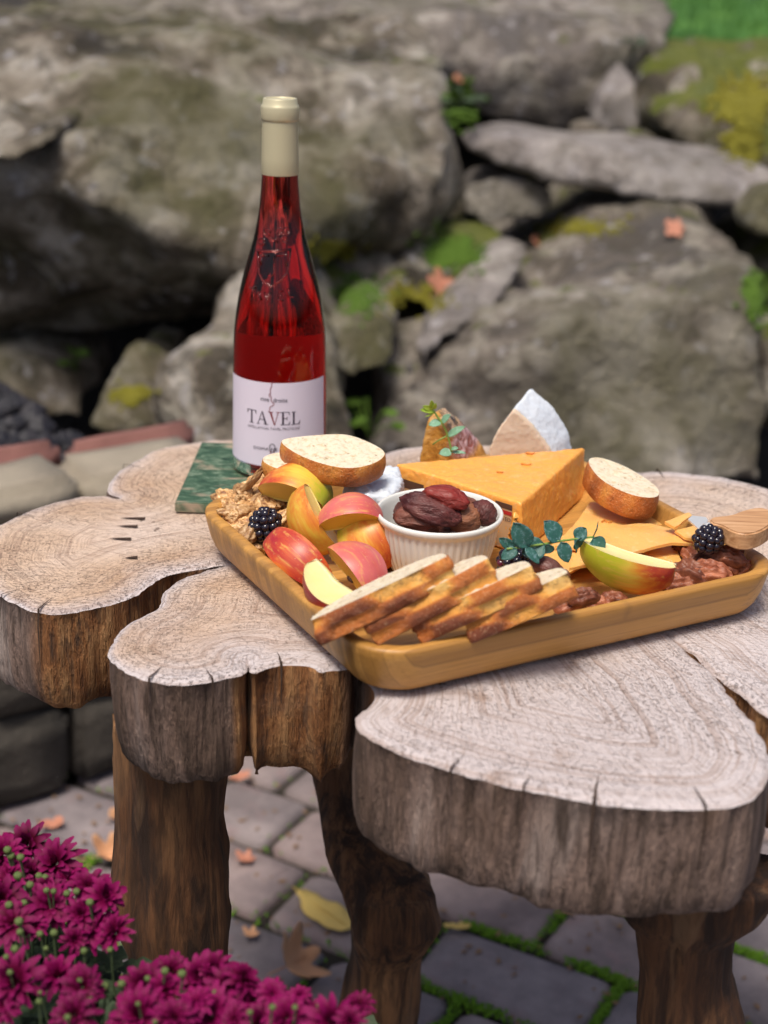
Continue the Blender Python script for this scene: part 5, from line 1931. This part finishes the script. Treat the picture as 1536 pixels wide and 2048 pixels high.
pxs = [(462, 990), (487, 985), (510, 968), (452, 1012), (476, 1010), (500, 1002), (524, 990), (466, 1032), (488, 1030), (512, 1022), (540, 1000), (480, 1052), (497, 1068), (520, 1005), (548, 1015), (556, 990), (495, 1015),
       (540, 1020), (565, 1020), (575, 1010), (505, 1045), (470, 1000), (530, 975), (446, 998), (560, 1040), (548, 1032), (585, 1002), (600, 1000), (500, 985), (570, 1030), (495, 1050), (516, 1040), (458, 1003), (484, 1020), (534, 1010)]
pxs += [(u + rw.uniform(-16, 16), v + rw.uniform(-12, 12)) for u, v in pxs[:18]]
for i, (u, v) in enumerate(pxs):
    z = .636 + .010 * rw.random() + (.006 if v < 1015 and u > 480 else 0)
    s = rw.uniform(.0056, .0088)
    nut(WM[i % 6], 'walnut_piece', at(u, v, z), (s * rw.uniform(.95, 1.5), s * .85, s * .8), (rw.uniform(-1, 1), rw.uniform(-1, 1), rw.uniform(-.4, .4)), (rw.uniform(-.5, .5), rw.uniform(-.8, .1), 1),
        'walnut piece in the heap filling the left corner of the tray', 'nut', 'walnut pieces heaped in the left corner')
nut(WM[2], 'nut_sliver', at(505, 962, .662), (.0135, .0028, .0034), (.55, -.3, .75), (0, -.5, .6), 'pale nut sliver sticking up at the left end of the back apple slice', 'nut', None)
for i in range(30):
    fx, fy = rw.uniform(.02, .07), rw.uniform(.205, .262)
    q = FA + TX * fx + TY * fy
    s = rw.uniform(.0065, .009)
    nut(WM[i % 6], 'walnut_piece', Vector((q.x, q.y, FLOOR + .0055 + .004 * rw.random())), (s, s, s * .8), (rw.uniform(-1, 1), rw.uniform(-1, 1), 0), (0, 0, 1), 'walnut piece in the heap filling the left corner of the tray', 'nut', 'walnut pieces heaped in the left corner')
pec = [  # u, v, z, half length, x direction, up, label
    (1422, 1146, .639, .0155, (.95, -.15, -.10), (0, -.62, .80), 'wide open faced pecan half in the middle of the pecan pile'),
    (1383, 1146, .638, .0150, (.78, -.52, -.10), (.1, -.5, .85), 'long glossy pecan half just left of the open faced one'),
    (1348, 1149, .635, .0120, (.35, -.8, -.1), (-.4, -.5, .7), 'pecan half standing on edge at the left end of the pile'),
    (1366, 1173, .631, .0120, (.95, .05, 0), (0, -.5, .85), 'pecan half lying lowest, touching the red end of the apple slice'),
    (1400, 1126, .640, .0115, (.8, .45, 0), (-.1, -.3, .9), 'pecan half behind the open faced one'),
    (1454, 1116, .645, .0140, (.9, -.36, -.05), (.1, -.55, .8), 'pinkish pecan half on top at the back of the pile'),
    (1440, 1128, .639, .0150, (.72, -.62, -.1), (.7, .1, .7), 'narrow pecan half seen edge on across the pile'),
    (1412, 1109, .641, .0075, (.6, .5, .2), (0, -.3, .9), 'short pecan bit below the right blackberry'),
    (1384, 1112, .636, .0110, (.35, -.75, -.1), (-.2, -.3, .9), 'pecan half beside the cheese slice corner'),
    (1366, 1102, .632, .0105, (.5, -.7, 0), (-.3, -.2, .9), 'pecan half half hidden under the top cheese slice'),
    (1494, 1143, .634, .0130, (.62, .70, .12), (.4, -.6, .7), 'pecan half alone against the right corner of the tray'),
    (1476, 1136, .632, .0105, (.3, -.9, 0), (.2, -.2, .9), 'pecan half in shade under the pinkish one'),
    (1480, 1108, .640, .0095, (.8, -.5, .0), (.2, -.2, .9), 'pecan fragment behind the pinkish one'),
    (1310, 1148, .630, .0115, (.9, -.40, 0), (0, -.2, .9), 'pecan half just behind the long yellow apple slice'),
    (1272, 1133, .629, .0090, (.9, -.3, 0), (0, -.2, .9), 'pecan bit at the foot of the ragged cheese slice'),
    (1168, 1195, .640, .0115, (.92, .2, .05), (0, -.5, .85), 'pecan half under the end of the last bread slice'),
    (1140, 1214, .631, .0115, (.92, .15, .0), (0, -.5, .85), 'pecan half lower at the front wall below the bread'),
    (1228, 1200, .630, .0105, (.95, -.1, .0), (0, -.5, .85), 'pecan half in the shade under the long apple slice'),
    (1195, 1206, .629, .0095, (.9, -.2, .0), (0, -.5, .85), 'pecan bit between the bread and the apple slice'),
    (1118, 1148, .648, .0080, (.9, -.2, .0), (0, -.5, .85), 'pecan bit right of the dark date'),
]
for i, (u, v, z, s, x, zz, lb) in enumerate(pec):
    nut(PCM[i % 5], 'pecan', at(u, v, z), (s, s * 1.05, s * .95), x, zz, lb, 'pecan', 'pecans on the right of the tray')
o = lump('date', .0115, .0065, .006, 41, DRIED, 4, .12, 1.4)
place(o, at(1092, 1133, .652), (.88, -.4, -.1), (0, -.4, .9))
o['tan'] = .15
tag(o, 'dark date beside the eucalyptus and the third bread slice', 'date')

# ================================================================== SPRIGS
def round_leaf(parent, base, tip, wid, nrm_, m, cup=.18, name='leaf'):
    ax = tip - base
    L = ax.length
    ax.normalize()
    nrm_ = (Vector(nrm_) - ax * Vector(nrm_).dot(ax)).normalized()
    sd_ = nrm_.cross(ax)
    V, F = [], []
    nu, nv_ = 8, 6
    for i in range(nu + 1):
        t = i / nu
        hw = wid * math.sin(math.pi * min(1, max(0, t ** .8))) ** .62
        if i in (0, nu): hw = wid * .04
        for j in range(nv_ + 1):
            s = (j / nv_ - .5) * 2
            V.append(base + ax * (L * t) + sd_ * (hw * s) + nrm_ * (cup * wid * (s * s - .5) + .12 * L * math.sin(math.pi * t) * .5 + .0003 * mnoise.noise(Vector((t * 6, s * 4, wid * 999)))))
    w_ = nv_ + 1
    for i in range(nu):
        for j in range(nv_):
            F.append((i * w_ + j, i * w_ + j + 1, (i + 1) * w_ + j + 1, (i + 1) * w_ + j))
    o = mesh(name, V, F, m, parent)
    so = o.modifiers.new('t', 'SOLIDIFY')
    so.thickness = .0004
    return o
def sprig(name, label, cat, stempx, zf, leaves, m, stem_r):
    P_ = [at(u, v, zf(u)) for u, v in stempx]
    t = thing(name, label, cat, P_[0])
    O = t.location.copy()
    V, F = tube(chaikin([p - O for p in P_], 2, False), stem_r, 8)
    mesh('stem', V, F, STEMG, t)
    for i, (bu, bv_, tu, tv2, wpx, nr, mm, dz_) in enumerate(leaves):
        b = at(bu, bv_, zf(bu)) - O
        q = at(tu, tv2, zf(bu) + dz_)
        # the tip lies at the base's distance, turned a little
        yb = (b + O).y + dz_ * .4
        q = aty(tu, tv2, yb) - O
        round_leaf(t, b, q, wpx * mpp(b + O), nr, mm)
    return t
zf1 = lambda u: .668
sprig('eucalyptus_sprig', 'blue green eucalyptus sprig with round leaves lying right of the ramekin', 'sprig',
      [(1003, 1099), (1032, 1096), (1060, 1092), (1090, 1088), (1120, 1082), (1150, 1078), (1175, 1075), (1196, 1073)], zf1, [
    (1058, 1094, 1026, 1045, 22, (-.2, -.8, .6), EUC, 0), (1090, 1089, 1044, 1108, 24, (.2, -.75, .6), EUC, -.003), (1118, 1083, 1088, 1042, 23, (.1, -.55, .85), EUC, .004),
    (1121, 1084, 1136, 1125, 16, (.3, -.9, .2), EUC, -.006), (1098, 1088, 1092, 1107, 14, (.0, -.6, -.5), EUC, .002), (1150, 1078, 1172, 1056, 15, (.3, -.6, .5), EUC, .01), (1152, 1080, 1160, 1093, 15, (.2, -.8, .3), EUC, .01),
    (1185, 1074, 1196, 1043, 4, (.9, -.3, .3), EUC, .002), (1186, 1075, 1205, 1104, 18, (.1, -.85, .4), EUC, -.004), (1148, 1079, 1152, 1106, 6, (.9, -.5, .2), EUC, -.004),
    (1030, 1096, 998, 1076, 12, (-.6, -.7, .3), EUC, .004), (1034, 1098, 1002, 1118, 13, (-.3, -.8, .4), EUC, -.002), (1050, 1096, 1078, 1128, 12, (.2, -.5, .7), EUC, -.006), (1032, 1096, 1020, 1112, 12, (-.1, -.8, .4), EUC, .006),
    (1020, 1096, 1016, 1078, 9, (.6, -.7, .2), EUC, .008)], EUC, .0008)
def zf2y(u): return 0
t = thing('young_sprig', 'small pale green sprig standing in front of the amber wedge', 'sprig', aty(904, 912, 1.105))
O = t.location.copy()
ys_ = 1.105
V, F = tube(chaikin([aty(u, v, ys_) - O for u, v in ((905, 915), (900, 887), (893, 863), (883, 844), (872, 830), (864, 815))], 2, False), .0008, 8)
mesh('stem', V, F, STEMG, t)
V, F = tube([aty(u, v, ys_) - O for u, v in ((893, 872), (880, 879), (865, 889))], .0006, 6)
mesh('side_stem', V, F, STEMG, t)
for bu, bv_, tu, tv2, wpx, nr, mm in ((882, 844, 857, 851, 9, (-.2, -.7, .7), YOUNG), (884, 845, 901, 829, 8, (.2, -.6, .8), YOUNG), (895, 872, 931, 853, 8, (.1, -.7, .7), YOUNG), (903, 904, 878, 908, 10, (-.1, -.7, .7), YOUNG), (904, 905, 932, 907, 5, (.1, -.4, .9), YOUNG),
                                     (903, 898, 917, 897, 5, (.0, -.7, .7), YOUNG), (868, 823, 840, 820, 6, (-.2, -.8, .5), LIME), (866, 820, 845, 812, 6, (-.2, -.9, .3), LIME), (864, 818, 862, 800, 6, (.2, -.9, .3), LIME), (868, 826, 850, 834, 2, (0, -.9, .4), LIME), (866, 818, 872, 806, 5, (.2, -.9, .3), LIME)):
    round_leaf(t, aty(bu, bv_, ys_) - O, aty(tu, tv2, ys_ - .004) - O, wpx * mpp(t.location), nr, mm)

# ================================================================== CHRYSANTHEMUM
mum = thing('chrysanthemum_plant', 'potted chrysanthemum covered in magenta flowers at the front left corner', 'plant', (-.20, .66, 0))
MO = mum.location.copy()
rf = random.Random(17)
def flower_mesh(seed, open_=1.):
    rr = random.Random(seed)
    V, F, tp = [], [], []
    for ring, (n_, L, el, wd) in enumerate(((11, 1., 6, .15), (10, .93, 22, .145), (9, .8, 42, .13), (7, .58, 62, .11), (5, .36, 78, .08))):
        for k in range(n_):
            a = 2 * math.pi * (k + .5 * (ring % 2)) / n_ + rr.uniform(-.12, .12)
            e_ = R(el + rr.uniform(-9, 9)) * open_
            l = L * rr.uniform(.85, 1.08)
            d = Vector((math.cos(a), math.sin(a), 0))
            s = Vector((-d.y, d.x, 0))
            o = len(V)
            for i in range(5):
                t = i / 4
                ee = e_ + R(28) * (1 - t) - R(12) * t
                rad = .06 + l * t * math.cos(e_ * .9)
                z = l * t * math.sin(ee) + .04 * ring
                hw = wd * (.42, .8, 1., .92, .30)[i]
                c = d * rad + Vector((0, 0, z))
                V += [c - s * hw + Vector((0, 0, .04 * math.sin(t * 3))), c, c + s * hw + Vector((0, 0, .04 * math.sin(t * 3)))]
                tp += [t, t, t]
            for i in range(4):
                q = o + i * 3
                F += [(q, q + 1, q + 4, q + 3), (q + 1, q + 2, q + 5, q + 4)]
    me = bpy.data.meshes.new('flower')
    me.from_pydata(V, [], F)
    me.materials.append(PETAL)
    me.polygons.foreach_set('use_smooth', [True] * len(F))
    at_ = me.attributes.new('tip', 'FLOAT', 'POINT')
    at_.data.foreach_set('value', tp)
    return me
FM = [flower_mesh(s, o_) for s, o_ in ((1, 1.), (2, .8), (3, 1.25), (4, 1.45))]
V, F = lathe([(1e-5, -1.), (.45, -.92), (.85, -.45), (1., 0), (.88, .5), (.5, .82), (1e-5, .92)], 10)
V = [v * (1 + .05 * math.cos(math.atan2(v.y, v.x) * 10)) for v in V]
BMESH = bpy.data.meshes.new('bud')
BMESH.from_pydata(V, [], F)
BMESH.materials.append(BUD)
BMESH.polygons.foreach_set('use_smooth', [True] * len(F))
def mumy(u, v):                              # the top of the plant slopes a little
    return .80 - (v - 1700) * .00045
blooms = [(10, 1712, 60), (55, 1690, 55), (115, 1728, 62), (135, 1762, 50), (20, 1760, 60), (178, 1780, 56), (210, 1795, 50), (60, 1750, 45), (5, 1800, 58), (100, 1812, 58), (165, 1830, 50), (95, 1780, 42), (188, 1855, 56), (232, 1868, 48), (25, 1850, 62),
          (150, 1880, 36), (68, 1855, 34), (35, 1962, 70), (118, 1955, 58), (165, 1975, 52), (10, 2010, 60), (150, 2030, 55), (290, 1975, 62), (330, 1985, 48), (280, 2030, 66),
          (250, 2045, 60), (345, 1945, 48), (400, 1955, 56), (430, 1940, 48), (455, 1975, 52), (395, 2005, 60), (425, 2032, 72), (350, 2040, 56), (485, 1962, 46), (510, 2000, 46), (470, 2040, 60), (545, 1990, 40), (575, 2038, 62), (620, 2030, 46), (660, 2044, 60), (700, 2046, 56), (720, 2010, 36), (600, 1995, 30), (520, 2046, 52)]
for i, (u, v, d) in enumerate(blooms):
    y = mumy(u, v) + rf.uniform(-.012, .012)
    p = aty(u, v, y)
    r_ = d * mpp(p) * .92
    if 1880 < v and i % 5 == 0:
        r_ *= .7
    fl_ = link_mesh('flower', FM[(i * 7 + i // 4) % 4], mum)
    nn_ = Vector((rf.uniform(-.5, .5) + (u - 200) * .0006, -.5 + rf.uniform(-.5, .35), .8))
    x_ = Vector((rf.uniform(-1, 1), rf.uniform(-1, 1), .01))
    fl_.matrix_basis = frame(x_ - nn_ * x_.dot(nn_) / nn_.length_squared, nn_, p - MO) @ Matrix.Scale(r_, 4)
buds = [(15, 1700, 9), (22, 1712, 9), (41, 1715, 9), (36, 1752, 10), (60, 1770, 9), (78, 1752, 8), (90, 1755, 8), (93, 1781, 7), (107, 1783, 7), (134, 1787, 8), (153, 1783, 8), (48, 1806, 8), (18, 1810, 9), (38, 1843, 10), (40, 1864, 8), (108, 1866, 9), (80, 1868, 8), (180, 1805, 9), (216, 1815, 8),
        (92, 1897, 6), (30, 1898, 9), (12, 1914, 7), (168, 1902, 8), (220, 1900, 7), (80, 1985, 5), (243, 1968, 9), (180, 2002, 9), (78, 2003, 7), (210, 1972, 9), (364, 1948, 10), (330, 1942, 9), (160, 1960, 7), (276, 2008, 6), (295, 1957, 7), (470, 1952, 8), (350, 2020, 7), (545, 2015, 8), (135, 2035, 8), (640, 2010, 9), (500, 2025, 7), (430, 1985, 6), (590, 2015, 7), (690, 2020, 6), (20, 1945, 7), (310, 2044, 6), (60, 1925, 6)]
stemV, stemF = [], []
for i, (u, v, d) in enumerate(buds):
    y = mumy(u, v) - .015 + rf.uniform(-.01, .01)
    p = aty(u, v, y)
    r_ = d * mpp(p) * .9
    b = link_mesh('bud', BMESH, mum)
    nn_ = Vector((rf.uniform(-.4, .4), -.3 + rf.uniform(-.3, .3), 1))
    b.matrix_basis = frame(Vector((1, .1, 0)), nn_, p - MO) @ Matrix.Scale(r_, 4)
    q = p - MO
    VV, FF = tube([q - nn_.normalized() * r_ * .7, q + Vector((rf.uniform(-.004, .004), .004, -.03)), q + Vector((rf.uniform(-.01, .01), .012, -.09))], [r_ * .34, r_ * .36, r_ * .4], 6, False)
    mesh('stem', VV, FF, MUMSTEM, mum)
# foliage under the flowers
vs, fs = [], []
for i in range(2600):
    u, v = rf.uniform(-160, 780), rf.uniform(1720, 2200)
    if v < 1715 + (u if u > 0 else 0) * .62 and u < 260: continue
    if u > 250 and v < 1960 + (u - 250) * .10: continue
    p = aty(u, v, mumy(u, v) + rf.uniform(.015, .10)) - MO
    p.z -= rf.uniform(.012, .05)
    a = rf.uniform(0, 6.28)
    L = rf.uniform(.012, .026)
    d = Vector((math.cos(a), math.sin(a), rf.uniform(-.3, .8))).normalized()
    s = d.cross(Vector((rf.uniform(-.4, .4), rf.uniform(-.4, .4), 1))).normalized()
    nn_ = d.cross(s)
    o = len(vs)
    for t, w_ in ((0, .05), (.25, .2), (.4, .34), (.55, .22), (.7, .34), (.88, .15), (1, .02)):
        c = p + d * L * t - nn_ * L * .15 * t * t
        vs += [c - s * L * w_, c + s * L * w_]
    for k in range(6):
        fs.append((o + 2 * k, o + 2 * k + 1, o + 2 * k + 3, o + 2 * k + 2))
tag(mesh('foliage', vs, fs, MUMLEAF, mum), kind='stuff')
V, F = lathe([(1e-5, 0), (.085, 0), (.09, .01), (.125, .26), (.132, .265), (.132, .285), (.124, .285), (.118, .26), (1e-5, .255)], 40)
pt = mesh('pot', V, F, POTM, mum)
